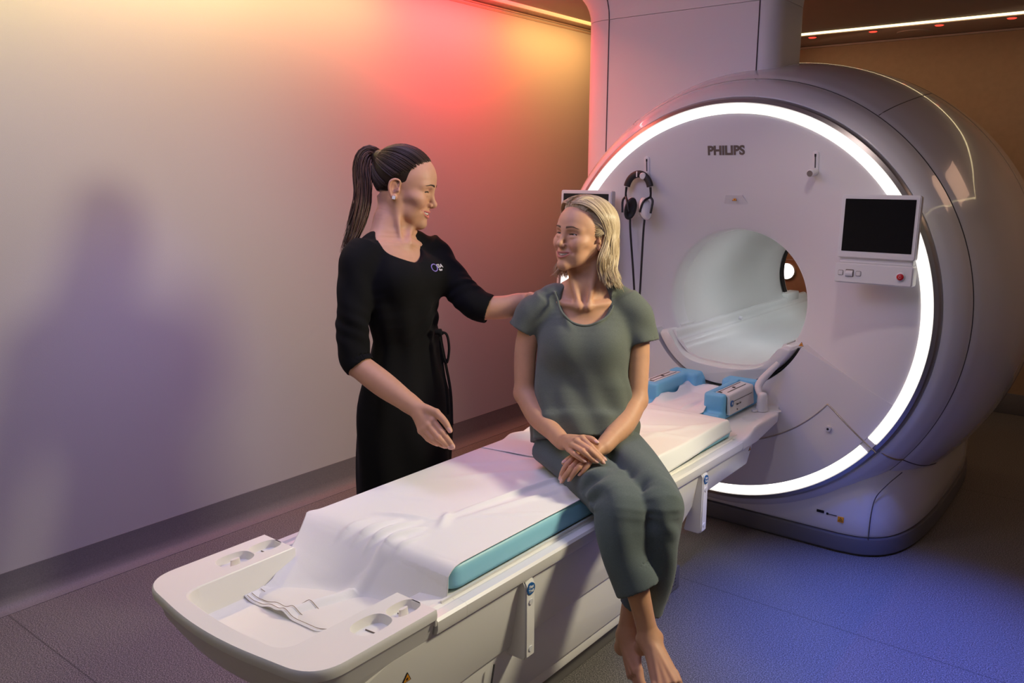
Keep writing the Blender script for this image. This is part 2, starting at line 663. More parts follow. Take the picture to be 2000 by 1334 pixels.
# ------------------------------------------------------------------ the MRI scanner
ZC = 1.0746
scanner = thing('mri_scanner', 'large white round MRI scanner with a glowing white ring on its face', 'medical scanner', (0, 0.9, 0))


def dish(r):
    t = max(0.0, min(1.0, (0.865 - r) / 0.515))
    return 0.17 * t ** 2.0


# face of the magnet: rolled bore lip, then a dish out to the light ring
prof = [(0.338, 0.30), (0.337, 0.22), (0.339, 0.190), (0.344, 0.176), (0.352, 0.169), (0.362, 0.163)]
prof += [(r, dish(r)) for r in np.linspace(0.375, 0.862, 26)] + [(0.862, 0.02)]
lathe_y('front_cover', prof, ZC, M['white_satin'], scanner, n=200, auto=60)
# bore
prof = [(0.338, 0.28), (0.338, 1.62), (0.36, 1.66)]
lathe_y('bore_liner', prof, ZC, M['bore'], scanner, n=160)
prof = [(0.340, 1.655), (0.347, 1.66), (0.347, 1.70), (0.340, 1.705)]
lathe_y('bore_seal', prof, ZC, M['rubber'], scanner, n=120, closed_prof=True)
prof = [(0.350, 1.70), (0.352, 1.74), (0.375, 1.80), (0.43, 1.86), (0.5, 1.90)]
lathe_y('rear_flare', prof, ZC, M['white_satin'], scanner, n=120)
# glowing ring in two pieces (it is cut at the service door)
GAP = math.radians(-37.2)
GL = math.radians(-180 + 37.2)
d = math.radians(1.6)
ringp = [(0.864, 0.010), (0.864, -0.003), (0.868, -0.007), (0.902, -0.007), (0.906, -0.003), (0.906, 0.012)]
lathe_y('light_ring', ringp, ZC, M['ring'], scanner, GAP + d, GL + 2 * PI - d, 200, closed_prof=True)
lathe_y('light_ring', ringp, ZC, M['ring'], scanner, GL + d, GAP - d, 90, closed_prof=True)
endp = [(0.864, 0.012), (0.864, -0.004), (0.906, -0.004), (0.906, 0.012)]
for a in (GAP, GL):
    s = 1 if a == GAP else -1
    lathe_y('ring_end_block', endp, ZC, M['white_satin'], scanner, a - d, a + d, 6, closed_prof=True)
# silver trim ring and white front bezel
lathe_y('ring_trim', [(0.907, 0.02), (0.907, 0.0), (0.910, -0.004), (0.926, 0.004), (0.936, 0.022), (0.936, 0.04)],
        ZC, M['silver'], scanner, n=200)


def cut_floor(o, z):
    bm = bmesh.new()
    bm.from_mesh(o.data)
    bmesh.ops.bisect_plane(bm, geom=bm.verts[:] + bm.edges[:] + bm.faces[:], plane_co=(0, 0, z), plane_no=(0, 0, -1), clear_outer=True)
    bm.to_mesh(o.data)
    bm.free()
    return o


bez = smooth_prof([(0.937, 0.03), (0.944, 0.031), (0.972, 0.052), (1.003, 0.098), (1.022, 0.150)], 6)
cut_floor(lathe_y('front_bezel', bez, ZC, M['white'], scanner, n=240), 0.088)
lathe_y('shell_seam', [(1.020, 0.149), (1.0165, 0.153), (1.024, 0.158)], ZC, M['seam'], scanner,
        math.radians(-52), math.radians(232), 200)
SHELL = smooth_prof([(1.025, 0.157), (1.048, 0.20), (1.088, 0.32), (1.125, 0.50), (1.150, 0.70), (1.160, 0.95),
                     (1.155, 1.20), (1.13, 1.45), (1.07, 1.68), (0.96, 1.84), (0.80, 1.92), (0.5, 1.93)], 5)
cut_floor(lathe_y('outer_shell', SHELL, ZC, M['white'], scanner, n=240), 0.088)


def shell_r(y):
    return float(np.interp(y, [p[1] for p in SHELL], [p[0] for p in SHELL]))


def shell_pt(ang, y, off=0.0):
    r = shell_r(y) + off
    return np.array([r * math.cos(ang), y, ZC + r * math.sin(ang)])


# panel joints on the shell
for a, y1 in ((55, 1.0), (125, 1.0)):
    tube('panel_joint', [shell_pt(math.radians(a + 4 * ((y - 0.16) / 0.84) ** 2), y, -0.0005) for y in np.linspace(0.16, y1, 24)],
         0.0022, M['seam'], scanner, 6)
tube('panel_joint', [shell_pt(math.radians(a), 1.0, -0.0008) for a in np.linspace(-45, 225, 140)], 0.002, M['seam'], scanner, 6)
# lifting recess on the right flank
g = []
for t in np.linspace(0, 2 * PI, 40, endpoint=False):
    a = math.radians(-2.2) + 0.075 * (abs(math.sin(t)) ** 0.6) * (1 if math.sin(t) > 0 else -1)
    g.append(shell_pt(a, 0.80 + 0.035 * (abs(math.cos(t)) ** 0.8) * (1 if math.cos(t) > 0 else -1), 0.0))
tube('handle_recess', g + [g[0]], 0.003, M['seam'], scanner, 6)
gi = [p for p in g]
# base and plinth
plan = [(-0.80, 0.045), (0.60, 0.045)]
_c = catmull([(0.60, 0.045), (0.70, 0.066), (0.780, 0.130), (0.835, 0.25), (0.868, 0.45), (0.880, 0.75), (0.875, 1.15), (0.86, 1.45), (0.80, 1.70), (0.65, 1.82)], 5)
right = [tuple(p) for p in _c]
plan = right + [(-x, y) for x, y in right[::-1]]


def plan_ring(scale_x, dy, z, shrink=0.0):
    out = []
    n = len(plan)
    for i in range(n):
        p0, p1, p2 = (Vector(plan[(i + k) % n]) for k in (-1, 0, 1))
        t = (p2 - p0).normalized()
        nn = Vector((t.y, -t.x))
        q = p1 - nn * shrink
        out.append((q.x * scale_x, q.y + dy, z))
    return out


loft('base_skirt', [plan_ring(1, 0, 0.088, 0.012), plan_ring(1, 0, 0.10, 0.006), plan_ring(1, 0, 0.18, 0.006),
                    plan_ring(1, 0, 0.30, 0.010), plan_ring(1, 0, 0.40, 0.030), plan_ring(1, 0, 0.47, 0.075), plan_ring(1, 0, 0.50, 0.14)], M['white'], scanner, auto=50)
loft('plinth', [plan_ring(1, 0, 0.0, 0.010), plan_ring(1, 0, 0.012, 0.010), plan_ring(1, 0, 0.012, -0.004), plan_ring(1, 0, 0.076, -0.004),
                plan_ring(1, 0, 0.082, 0.0), plan_ring(1, 0, 0.085, 0.012)], M['plinth'], scanner, auto=40)
# joints of the base: the corner joint and the line that carries on from the ring gap
corner = [(0.700, 0.066, z) for z in ()]
cp = right[7]
tube('panel_joint', [np.array(p) for p in [(0.722, 0.076, 0.012), (0.722, 0.078, 0.10), (0.724, 0.078, 0.20), (0.735, 0.082, 0.28), (0.770, 0.105, 0.34), (0.815, 0.16, 0.395)]],
     0.0022, M['seam'], scanner, 6, smooth_n=5)
bezr = [(0.936, 0.035)] + bez + SHELL
yy = [p[1] for p in bezr]


def surf_r(y):
    return float(np.interp(y, yy, [p[0] for p in bezr]))


for s in (1, -1):
    P = [np.array([s * (surf_r(y) + 0.001) * math.cos(GAP), y, ZC + (surf_r(y) + 0.001) * math.sin(GAP)]) for y in np.linspace(0.032, 0.15, 14)]
    tube('ring_gap_trim', P, 0.0045, M['champagne'], scanner, 8)
    P = [np.array([s * (shell_r(y) + 0.0008) * math.cos(GAP - 0.08 * math.sin((y - 0.15) * 2.2)), y, ZC + (shell_r(y) + 0.0008) * math.sin(GAP - 0.08 * math.sin((y - 0.15) * 2.2))]) for y in np.linspace(0.15, 1.5, 30)]
    tube('panel_joint', P, 0.0024, M['seam'], scanner, 6)

# lower panel that stands proud of the dish, with the docking cut-out
TA, TB = math.radians(-23.6), math.radians(-156.4)


def lower_y(r):
    return min(dish(r), 0.055 * max(0.0, (0.80 - r) / 0.40) ** 1.0 + 0.004) - 0.003


nt_, nr_ = 120, 16
V, F = [], []
for i in range(nt_ + 1):
    a = TA + (TB - TA) * i / nt_
    for j in range(nr_ + 1):
        r = 0.405 + (0.862 - 0.405) * j / nr_
        V.append((r * math.cos(a), lower_y(r), ZC + r * math.sin(a)))
    V.append((0.405 * math.cos(a), 0.2, ZC + 0.405 * math.sin(a)))
k = nr_ + 2
for i in range(nt_):
    for j in range(nr_):
        F.append((i * k + j, i * k + j + 1, (i + 1) * k + j + 1, (i + 1) * k + j))
    F.append((i * k + nr_ + 1, i * k, (i + 1) * k, (i + 1) * k + nr_ + 1))
for i in (0, nt_):           # the two radial end walls
    b = len(V)
    a = TA if i == 0 else TB
    for j in range(nr_ + 1):
        r = 0.405 + (0.862 - 0.405) * j / nr_
        V.append((r * math.cos(a), dish(r) + 0.02, ZC + r * math.sin(a)))
    for j in range(nr_):
        F.append((i * k + j, i * k + j + 1, b + j + 1, b + j))
from_pydata('lower_panel', V, F, M['white_satin'], scanner, True, 30)
# service door below, with its trim line
DA, DB = GAP - 0.004, GL + 0.004
V, F = [], []
nt_, nr_ = 110, 8
for i in range(nt_ + 1):
    a = DA + (DB - DA) * i / nt_
    for j in range(nr_ + 1):
        r = 0.652 + (0.861 - 0.652) * j / nr_
        V.append((r * math.cos(a), lower_y(r) - 0.004, ZC + r * math.sin(a)))
k = nr_ + 1
for i in range(nt_):
    for j in range(nr_):
        F.append((i * k + j, i * k + j + 1, (i + 1) * k + j + 1, (i + 1) * k + j))
door = from_pydata('service_door', V, F, M['white_satin'], scanner, True, 30)
arc = [np.array([0.6505 * math.cos(a), lower_y(0.65) - 0.003, ZC + 0.6505 * math.sin(a)]) for a in np.linspace(DA, DB, 100)]
rad1 = [np.array([r * math.cos(GAP), lower_y(r) - 0.003, ZC + r * math.sin(GAP)]) for r in np.linspace(0.93, 0.65, 20)]
rad2 = [np.array([-p[0], p[1], p[2]]) for p in rad1][::-1]
tube('door_trim', rad1 + arc[1:-1] + rad2, 0.0036, M['champagne'], scanner, 8)
V, F = tube_data([(0.535, 0.004, 0.578), (0.535, -0.010, 0.578)], [0.0135, 0.012], 24)
scr = from_pydata('lock', V, F, M['white_satin'], scanner, True, 40)
V, F = tube_data([(0.535, -0.009, 0.578), (0.535, -0.0115, 0.578)], [0.005, 0.005], 16)
from_pydata('keyhole', V, F, M['ink'], scr, True, 40)

# patient bridge inside the bore
def arcpts(R, a0, a1, n):
    return [(R * math.cos(a), ZC + R * math.sin(a)) for a in np.linspace(math.radians(a0), math.radians(a1), n)]


top = smooth_prof([(-0.290, 0.912), (-0.272, 0.905), (-0.262, 0.874), (-0.250, 0.864), (-0.232, 0.858), (-0.20, 0.818), (-0.13, 0.790), (0, 0.780)], 3)
top = top + [(-x, z) for x, z in top[::-1][1:]]
rings = []
bed_out = arcpts(0.336, -30.5, -149.5, 31)
for y, s in ((0.10, 1.0), (1.95, 1.0)):
    rings.append([(x, y, z) for x, z in top + bed_out])
loft('bore_bed', rings, M['bore'], scanner, auto=35)
# rounded front lip of the bridge
lip_top = smooth_prof([(-0.335, 0.908), (-0.300, 0.912), (-0.278, 0.890), (-0.252, 0.848), (-0.205, 0.806), (-0.13, 0.782), (0, 0.772)], 4)
lip_top = lip_top + [(-x, z) for x, z in lip_top[::-1][1:]]
lip_out = arcpts(0.384, -27.5, -152.5, 31)
cx_, cz_ = 0.0, 0.80
rings = []
for y, s in ((0.16, 1.0), (0.075, 1.0), (0.055, 0.985), (0.044, 0.962), (0.040, 0.93)):
    rings.append([(cx_ + (x - cx_) * s, y, cz_ + (z - cz_) * s - (1 - s) * 0.12) for x, z in lip_top + lip_out])
loft('bed_lip', rings, M['bore'], scanner, auto=50)
rs = arcpts(0.392, -27, -153, 60)
tube('lip_gasket', [np.array([x, 0.10, z]) for x, z in rs], 0.007, M['rubber'], scanner, 8)
for s in (1, -1):
    box('bed_stop', (s * 0.30 - 0.035, 1.60, 0.87), (s * 0.30 + 0.035, 1.80, 0.935), M['bore'], scanner, 0.008)
    box('bed_stop', (s * 0.312 - 0.02, 0.20, 0.88), (s * 0.312 + 0.02, 0.34, 0.925), M['bore'], scanner, 0.006)
V, F = tube_data([(-0.242, 0.80, 0.885), (-0.225, 0.80, 0.882)], [0.012, 0.009], 16)
from_pydata('rail_button', V, F, M['white_satin'], scanner, True, 40)

# lettering and warning marks on the face
def face_up(x, z):
    r = math.hypot(x, z - ZC)
    sl = (dish(r + 0.01) - dish(r - 0.01)) / 0.02
    er = Vector((x / r, 0, (z - ZC) / r))
    n = Vector((sl * er.x, -1, sl * er.z)).normalized()
    u = Vector((0, 0, 1)) - n * n.z
    return u.normalized(), n, dish(r)


u_, n_, y_ = face_up(-0.02, 1.776)
text_obj('lettering', 'PHILIPS', (-0.02, y_ - 0.0015, 1.776), u_.cross(n_), u_, 0.056, M['grey_print'], scanner, 0.001, bold=0.0022)
u_, n_, y_ = face_up(0.005, 1.561)
# shallow moulded niche above the bore with the warning triangle
nv = [(-0.034, 1.578), (0.044, 1.578), (0.066, 1.535), (-0.056, 1.535)]
bm = bmesh.new()
a4 = [bm.verts.new((x, dish(math.hypot(x, z - ZC)) + (-0.012 if z > 1.56 else 0.001), z)) for x, z in nv]
b4 = [bm.verts.new((x, dish(math.hypot(x, z - ZC)) + 0.01, z)) for x, z in nv]
bm.faces.new(a4)
for i in range(4):
    bm.faces.new((a4[i], b4[i], b4[(i + 1) % 4], a4[(i + 1) % 4]))
from_bm('moulded_niche', bm, M['white_satin'], scanner, auto=20)
warning_triangle('warning_sticker', (0.006, dish(0.485) - 0.0095, 1.560), (1, 0, 0), (0, 0.5, 1), 0.024, scanner)
warning_triangle('warning_sticker', (0.372, 0.052, 0.926), (1, 0, 0), (0, 0.3, 1), 0.022, scanner)
# sticker row on the base
def base_front(z):
    return 0.045 + 0.006


box('warning_label', (0.592, 0.048, 0.142), (0.618, 0.053, 0.168), M['orange'], scanner, 0.001)
warning_triangle('warning_sticker', (0.605, 0.0475, 0.156), (1, 0, 0), (0, 0, 1), 0.018, scanner, [M['ink'], M['orange']])
bm = bmesh.new()
for i in range(4):
    add_box(bm, (0.497, 0.0485, 0.166 + i * 0.0032), (0.530, 0.053, 0.1682 + i * 0.0032))
from_bm('printed_note', bm, M['ink'], scanner, smooth=False)
bm = bmesh.new()
add_box(bm, (0.540, 0.0485, 0.163), (0.550, 0.053, 0.173), 0.002)
add_box(bm, (0.550, 0.0485, 0.1665), (0.587, 0.053, 0.169))
from_bm('printed_arrow', bm, M['ink'], scanner, smooth=False)

# two keyhole-shaped hook plates
def hook_plate(x, z, knob):
    u, n, y = face_up(x, z)
    s = u.cross(n)
    c = Vector((x, y, z)) + n * 0.0005

    def P(a, b, h):
        return c + s * a + u * b + n * h
    V, F = [], []
    out = []
    for t in np.linspace(0, PI, 14):
        out.append((0.0135 * math.cos(t), 0.045 + 0.0135 * math.sin(t)))
    for t in np.linspace(PI, 2 * PI, 14):
        out.append((0.0135 * math.cos(t), -0.03 + 0.0135 * math.sin(t)))
    bm = bmesh.new()
    A = [bm.verts.new(P(a, b, -0.01)) for a, b in out]
    B = [bm.verts.new(P(a, b, 0.003)) for a, b in out]
    Cc = [bm.verts.new(P(a * 0.86, (b - 0.008) * 0.96 + 0.008, 0.004)) for a, b in out]
    bm.faces.new(Cc)
    for i in range(len(out)):
        j = (i + 1) % len(out)
        bm.faces.new((A[i], A[j], B[j], B[i]))
        bm.faces.new((B[i], B[j], Cc[j], Cc[i]))
    pl = from_bm('hook_plate', bm, M['white_satin'], scanner, auto=40)
    V, F = tube_data([P(0, 0.044, 0.0042), P(0, -0.012, 0.0042)], 0.0026, 8)
    from_pydata('hook_slot', V, F, M['seam'], pl, True, 60)
    V, F = tube_data([P(0, 0.046, 0.0042), P(0, 0.034, 0.0042)], 0.0040, 8)
    from_pydata('hook_slot', V, F, M['ink'], pl, True, 60)
    V, F = tube_data([P(0, -0.03, 0.0), P(0, -0.03, 0.040), P(0, -0.03, 0.052), P(0, -0.03, 0.056)], [0.015, 0.0165, 0.0165, 0.013], 24)
    from_pydata('hook_knob', V, F, M['white_satin'], pl, True, 40)
    if knob:
        V, F = tube_data([P(0, -0.03, 0.055), P(0, -0.03, 0.058)], 0.0125, 24)
        from_pydata('knob_face', V, F, M['silver'], pl, True, 40)
    return P


hook_plate(0.392, 1.712, True)
HP = hook_plate(-0.417, 1.698, False)

# ------------------------------------------------------------------ column from the magnet to the ceiling
CX0, CX1, CYF, CYB = -1.01, 0.085, 0.28, 0.66
base_pl = round_poly([(CX0, CYF), (CX1, CYF), (CX1, CYB), (CX0, CYB)], [0.27, 0.095, 0.12, 0.15], 14)
NP = len(base_pl)


def col_ring(z, off):
    out = []
    for i in range(NP):
        p0, p1, p2 = (Vector(base_pl[(i + k) % NP]) for k in (-1, 0, 1))
        t = (p2 - p0).normalized()
        nn = Vector((t.y, -t.x))
        q = p1 + nn * off
        out.append((q.x, q.y, z))
    return out


colt = thing('service_column', 'broad white column rising from the top of the scanner to the ceiling', 'column', (-0.46, 0.47, 1.5))
rings = [col_ring(1.50, 0), col_ring(2.46, 0)]
loft('column_body', rings, M['white_satin'], colt, auto=50)
fl = []
for t in np.linspace(0, PI / 2, 10):
    fl.append(col_ring(2.462 + 0.19 * math.sin(t), 0.19 * (1 - math.cos(t))))
loft('column_flare', fl, M['white_satin'], colt, auto=50)
sx = [p for p in base_pl if abs(p[1] - CYF) < 1e-4]
xl, xr = min(p[0] for p in sx), max(p[0] for p in sx)
for x in (xl, xr):
    tube('column_joint', [np.array([x, CYF - 0.0005, z]) for z in np.linspace(1.7, 2.46, 3)], 0.003, M['seam'], colt, 6)
    tube('column_joint', [np.array([x, CYF - 0.19 * (1 - math.cos(t)) - 0.0005, 2.462 + 0.19 * math.sin(t)]) for t in np.linspace(0, PI / 2, 8)], 0.003, M['seam'], colt, 6)
# ------------------------------------------------------------------ the patient table
table = thing('patient_table', 'long white scanner table on a lifting base, docked in front of the round scanner', 'examination table', (0, -1.3, 0))
HW = 0.343
TZ = 0.63


def rrect(x0, x1, y0, y1, r, n=8):
    return round_poly([(x0, y0), (x1, y0), (x1, y1), (x0, y1)], r, n)


# tray at the near end: a rim with a sunken floor, open towards the mattress
def tray():
    yE, yN = -2.29, -2.705
    # rim outline (top face) as one U-shaped solid
    outer = round_poly([(HW, yE), (HW, yN + 0.05), (0.0, yN), (-HW, yN + 0.05), (-HW, yE)], [0.0, 0.10, 1.2, 0.10, 0.0], 10)
    inner = round_poly([(-0.208, yE), (-0.208, yN + 0.070), (0.0, yN + 0.052), (0.208, yN + 0.070), (0.208, yE)], [0.0, 0.055, 1.2, 0.055, 0.0], 10)
    no = len(outer)
    ni = len(inner)
    bm = bmesh.new()
    # deck with four cup holes: triangulate through edges fill
    holes = []
    for cx, cy, w, h in ((0.272, -2.435, 0.036, 0.052), (0.276, -2.335, 0.030, 0.046), (-0.272, -2.435, 0.036, 0.052), (-0.276, -2.335, 0.030, 0.046)):
        H = []
        for t in np.linspace(0, 2 * PI, 28, endpoint=False):
            c, s = math.cos(t), math.sin(t)
            H.append((cx + w * abs(c) ** 0.75 * (1 if c > 0 else -1), cy + h * abs(s) ** 0.75 * (1 if s > 0 else -1)))
        holes.append(H)

    def loop(P, z):
        vs = [bm.verts.new((x, y, z)) for x, y in P]
        es = [bm.edges.new((vs[i], vs[(i + 1) % len(vs)])) for i in range(len(vs))]
        return vs, es
    U = outer + inner
    vt, et = loop(U, TZ)
    ed = list(et)
    hv = []
    for H in holes:
        v, e = loop(H, TZ)
        hv.append(v)
        ed += e
    bmesh.ops.triangle_fill(bm, edges=ed, use_beauty=True, normal=(0, 0, 1))

    def skirt(vs, P, levels, closed=True):
        prev = vs
        n = len(vs)
        for f in levels:
            cur = [bm.verts.new(f(x, y)) for x, y in P]
            for i in range(n if closed else n - 1):
                bm.faces.new((prev[i], prev[(i + 1) % n], cur[(i + 1) % n], cur[i]))
            prev = cur
        return prev

    # outside wall curving under, as a bowl
    cy0 = -2.29

    def sc(k, dz):
        return lambda x, y: (x * k, cy0 + (y - cy0) * k, TZ - dz)
    ov = vt[:no]
    lv = [sc(1.006, 0.004), sc(1.010, 0.014), sc(1.006, 0.026), sc(0.985, 0.034), sc(0.975, 0.040), sc(0.955, 0.075), sc(0.90, 0.115), sc(0.80, 0.150), sc(0.62, 0.170)]
    prev = ov
    for f in lv:
        cur = [bm.verts.new(f(x, y)) for x, y in outer]
        for i in range(no - 1):
            bm.faces.new((prev[i], prev[i + 1], cur[i + 1], cur[i]))
        prev = cur
    bm.faces.new(prev)
    # inside wall down to the sunken floor
    iv = vt[no:]
    lv = [lambda x, y: (x * 0.985, y + 0.004, TZ - 0.004), lambda x, y: (x * 0.955, y + 0.012 if y < -2.4 else y, TZ - 0.06),
          lambda x, y: (x * 0.93, y + 0.02 if y < -2.4 else y, TZ - 0.078), lambda x, y: (x * 0.86, y + 0.035 if y < -2.4 else y, TZ - 0.084)]
    prev = iv
    for f in lv:
        cur = [bm.verts.new(f(x, y)) for x, y in inner]
        for i in range(ni - 1):
            bm.faces.new((prev[i], prev[i + 1], cur[i + 1], cur[i]))
        prev = cur
    bm.faces.new(prev)
    # cup holes
    for v, H in zip(hv, holes):
        cx = sum(p[0] for p in H) / len(H)
        cy = sum(p[1] for p in H) / len(H)
        lst = v
        for k, dz in ((0.97, 0.003), (0.94, 0.018), (0.90, 0.022)):
            cur = [bm.verts.new((cx + (x - cx) * k, cy + (y - cy) * k, TZ - dz)) for x, y in H]
            for i in range(len(H)):
                bm.faces.new((lst[i], lst[(i + 1) % len(H)], cur[(i + 1) % len(H)], cur[i]))
            lst = cur
        bm.faces.new(lst)
    # end faces of the two wings
    for s in (1, -1):
        add_box(bm, (min(s * 0.206, s * HW), yE - 0.004, TZ - 0.045), (max(s * 0.206, s * HW), yE + 0.002, TZ - 0.001), 0.0015)
    return from_bm('end_tray', bm, M['table_white'], table, auto=32)


tray()
for cx, cy, s in ((0.276, -2.335, 1), (-0.272, -2.435, -1)):
    V, F = tube_data([(cx, cy, TZ - 0.020), (cx, cy, TZ - 0.0)], [0.016, 0.014], 20, flat=0.35)
    from_pydata('cup_clip', V, F, M['table_white'], table, True, 40)
for cx, cy in ((0.272, -2.435), (-0.276, -2.335), (-0.272, -2.435), (0.276, -2.335)):
    V, F = tube_data([(cx - 0.02, cy, TZ - 0.0205), (cx + 0.02, cy + 0.004, TZ - 0.0205)], 0.0016, 6)
    from_pydata('cup_strap', V, F, M['grey_print'], table, True, 40)

# table top between the tray and the scanner end: side rails and deck
rail = [(0.20, 0.560), (HW - 0.015, 0.556), (HW - 0.004, 0.560), (HW, 0.572), (HW, 0.594), (HW - 0.006, 0.601), (HW - 0.030, 0.602),
        (HW - 0.036, 0.596), (HW - 0.044, 0.594), (HW - 0.052, 0.600), (HW - 0.062, 0.601), (HW - 0.066, 0.596), (0.20, 0.592)]
prof = rail + [(-x, z) for x, z in rail[::-1]]
prism('table_deck', prof, 'y', -2.178, -0.428, M['table_white'], table, auto=30)
for s in (1, -1):
    prism('side_rail', [(s * x, z) for x, z in rail], 'y', -2.285, -2.1785, M['table_white'], table, auto=30)
box('deck_step', (-0.205, -2.300, TZ - 0.098), (0.205, -2.176, TZ - 0.0845), M['table_white'], table, 0.001)
for s in (1, -1):     # raised inner guide strip
    prism('guide_strip', [(s * 0.2885, 0.60), (s * 0.2945, 0.60), (s * 0.2945, 0.606), (s * 0.2885, 0.606)], 'y', -2.22, -0.42, M['table_white'], table, bevel=0.002)
# swept-up head end
sec = [(-0.47, 0.558), (-0.47, 0.601), (-0.43, 0.603), (-0.40, 0.609), (-0.372, 0.620), (-0.35, 0.628), (-0.32, 0.631), (-0.10, 0.632), (0.036, 0.632)]
rings = []
for y, z in sec[1:]:
    e = min(1.0, max(0.0, (0.050 - y) / 0.13))
    hw = HW + 0.0006 - 0.085 * (1 - math.sqrt(max(0.0, 1 - (1 - e) ** 2)))
    b = z - 0.042 if y > -0.31 else 0.556
    rr = round_poly([(-hw, b), (hw, b), (hw, z), (-hw, z)], 0.012, 4)
    rings.append([(a, y, c) for a, c in rr])
y = 0.046
rr = round_poly([(-0.25, 0.596), (0.25, 0.596), (0.25, 0.626), (-0.25, 0.626)], 0.012, 4)
rings.append([(a, y, c) for a, c in rr])
loft('head_end_deck', rings, M['table_white'], table, auto=40)
for cx, cy in ((0.275, -0.265), (0.300, -0.05), (-0.275, -0.265)):
    V, F = tube_data([(cx, cy, 0.630), (cx, cy, 0.6328)], [0.030, 0.027], 28, flat=1.3)
    o = from_pydata('socket_rim', V, F, M['table_white'], table, True, 40)
    V, F = tube_data([(cx, cy, 0.6315), (cx, cy, 0.6332)], [0.022, 0.021], 24, flat=1.3)
    from_pydata('socket', V, F, M['seam'] if cy == -0.265 and cx < 0 else M['table_white'], o, True, 40)

# beam under the top: long side cover, tapering towards the floor
def xw(z):
    return 0.262 + (z - 0.15) * 0.158


beam = round_poly([(-2.585, 0.50), (-2.50, 0.40), (-2.36, 0.315), (-2.10, 0.335), (-1.80, 0.345), (-0.915, 0.345), (-0.80, 0.440), (-0.335, 0.455), (-0.315, 0.556), (-2.42, 0.556)],
                  [0.05, 0.10, 0.10, 0.2, 0, 0.03, 0.03, 0.02, 0.0, 0.08], 6)


def tapered(name, poly, f, m, bev):
    bm = bmesh.new()
    A = [bm.verts.new((f(z), y, z)) for y, z in poly]
    B = [bm.verts.new((-f(z), y, z)) for y, z in poly]
    n = len(poly)
    f1 = bm.faces.new(A)
    f2 = bm.faces.new(B)
    for i in range(n):
        bm.faces.new((A[i], A[(i + 1) % n], B[(i + 1) % n], B[i]))
    bmesh.ops.recalc_face_normals(bm, faces=bm.faces)
    bmesh.ops.bevel(bm, geom=list(f1.edges) + list(f2.edges), offset=bev, segments=3, affect='EDGES', profile=0.5)
    return from_bm(name, bm, m, table, auto=30)


tapered('side_beam', beam, xw, M['table_white'], 0.012)
low = round_poly([(-2.16, 0.145), (-0.925, 0.135), (-0.915, 0.348), (-2.16, 0.348)], [0.03, 0.012, 0.0, 0.02], 5)
tapered('base_cover', low, lambda z: xw(z) - 0.008, M['table_white'], 0.006)
low = round_poly([(-2.12, 0.095), (-0.965, 0.095), (-0.955, 0.140), (-2.12, 0.140)], [0.01, 0.01, 0.0, 0.0], 4)
tapered('base_edge', low, lambda z: 0.243, M['table_white'], 0.004)
tapered('kick_base', round_poly([(-2.05, 0.0), (-0.70, 0.0), (-0.70, 0.10), (-2.05, 0.10)], 0.01, 3), lambda z: 0.20, M['kick'], 0.004)
bm = bmesh.new()
for i in range(12):
    for j in range(5):
        add_box(bm, (0.1995, -0.93 + i * 0.017, 0.022 + j * 0.014), (0.2012, -0.922 + i * 0.017, 0.029 + j * 0.014), 0.001, 1)
from_bm('vent_grille', bm, M['seam'], table, smooth=False)
bm = bmesh.new()
add_box(bm, (xw(0.33) - 0.004, -2.02, 0.19), (xw(0.33) - 0.001, -2.014, 0.335), 0.0005, 1, Matrix.Rotation(math.radians(9), 3, 'Y'))
from_bm('panel_joint', bm, M['seam'], table, smooth=False)


# four drop-down lever brackets along the two sides
def bracket(y, s):
    w = 0.021
    P = [(0.560, 0.338, 0.335), (0.545, 0.346, 0.330), (0.40, 0.347, 0.300), (0.33, 0.347, 0.286), (0.318, 0.338, 0.284)]
    V, F = [], []
    rings = []
    for z, xo, xi in P:
        rings.append([(s * xo, y - w, z), (s * xo, y + w, z), (s * (xi - 0.012), y + w, z), (s * (xi - 0.012), y - w, z)])
    o = loft('lever_bracket', rings, M['table_white'], table, auto=30)
    bm = bmesh.new()
    bm.from_mesh(o.data)
    bmesh.ops.recalc_face_normals(bm, faces=bm.faces)
    bmesh.ops.bevel(bm, geom=[e for e in bm.edges if e.calc_face_angle(0) > 0.7], offset=0.004, segments=2, affect='EDGES')
    bm.to_mesh(o.data)
    bm.free()
    for z in (0.495, 0.352):
        V, F = tube_data([(s * 0.345, y, z), (s * 0.3492, y, z)], [0.0095, 0.0085], 20)
        from_pydata('bracket_screw', V, F, M['white_satin'], o, True, 40)
    V, F = tube_data([(s * 0.345, y, 0.534), (s * 0.3482, y, 0.534)], [0.0175, 0.0175], 28)
    b = from_pydata('round_badge', V, F, M['blue_badge'], o, True, 40)
    for dz, wd in ((0.006, 'Flex'), (-0.006, 'Trak')):
        text_obj('badge_lettering', wd, (s * 0.3488, y, 0.534 + dz), (0, s, 0), (0, 0, 1), 0.0125, M['white_print'], b, 0.0003, bold=0.0003)


for y in (-1.915, -0.815):
    bracket(y, 1)
    bracket(y, -1)
warning_triangle('warning_sticker', (xw(0.47) + 0.002, -2.365, 0.475), (0, 1, 0), (0.158, 0, 1), 0.030, table)
warning_triangle('warning_sticker', (xw(0.52) + 0.002, -0.345, 0.530), (0, 1, 0), (0.158, 0, 1), 0.020, table)

# ------------------------------------------------------------------ mattress
MT = 0.672      # top of the mattress
my0, my1 = -2.17, -0.445


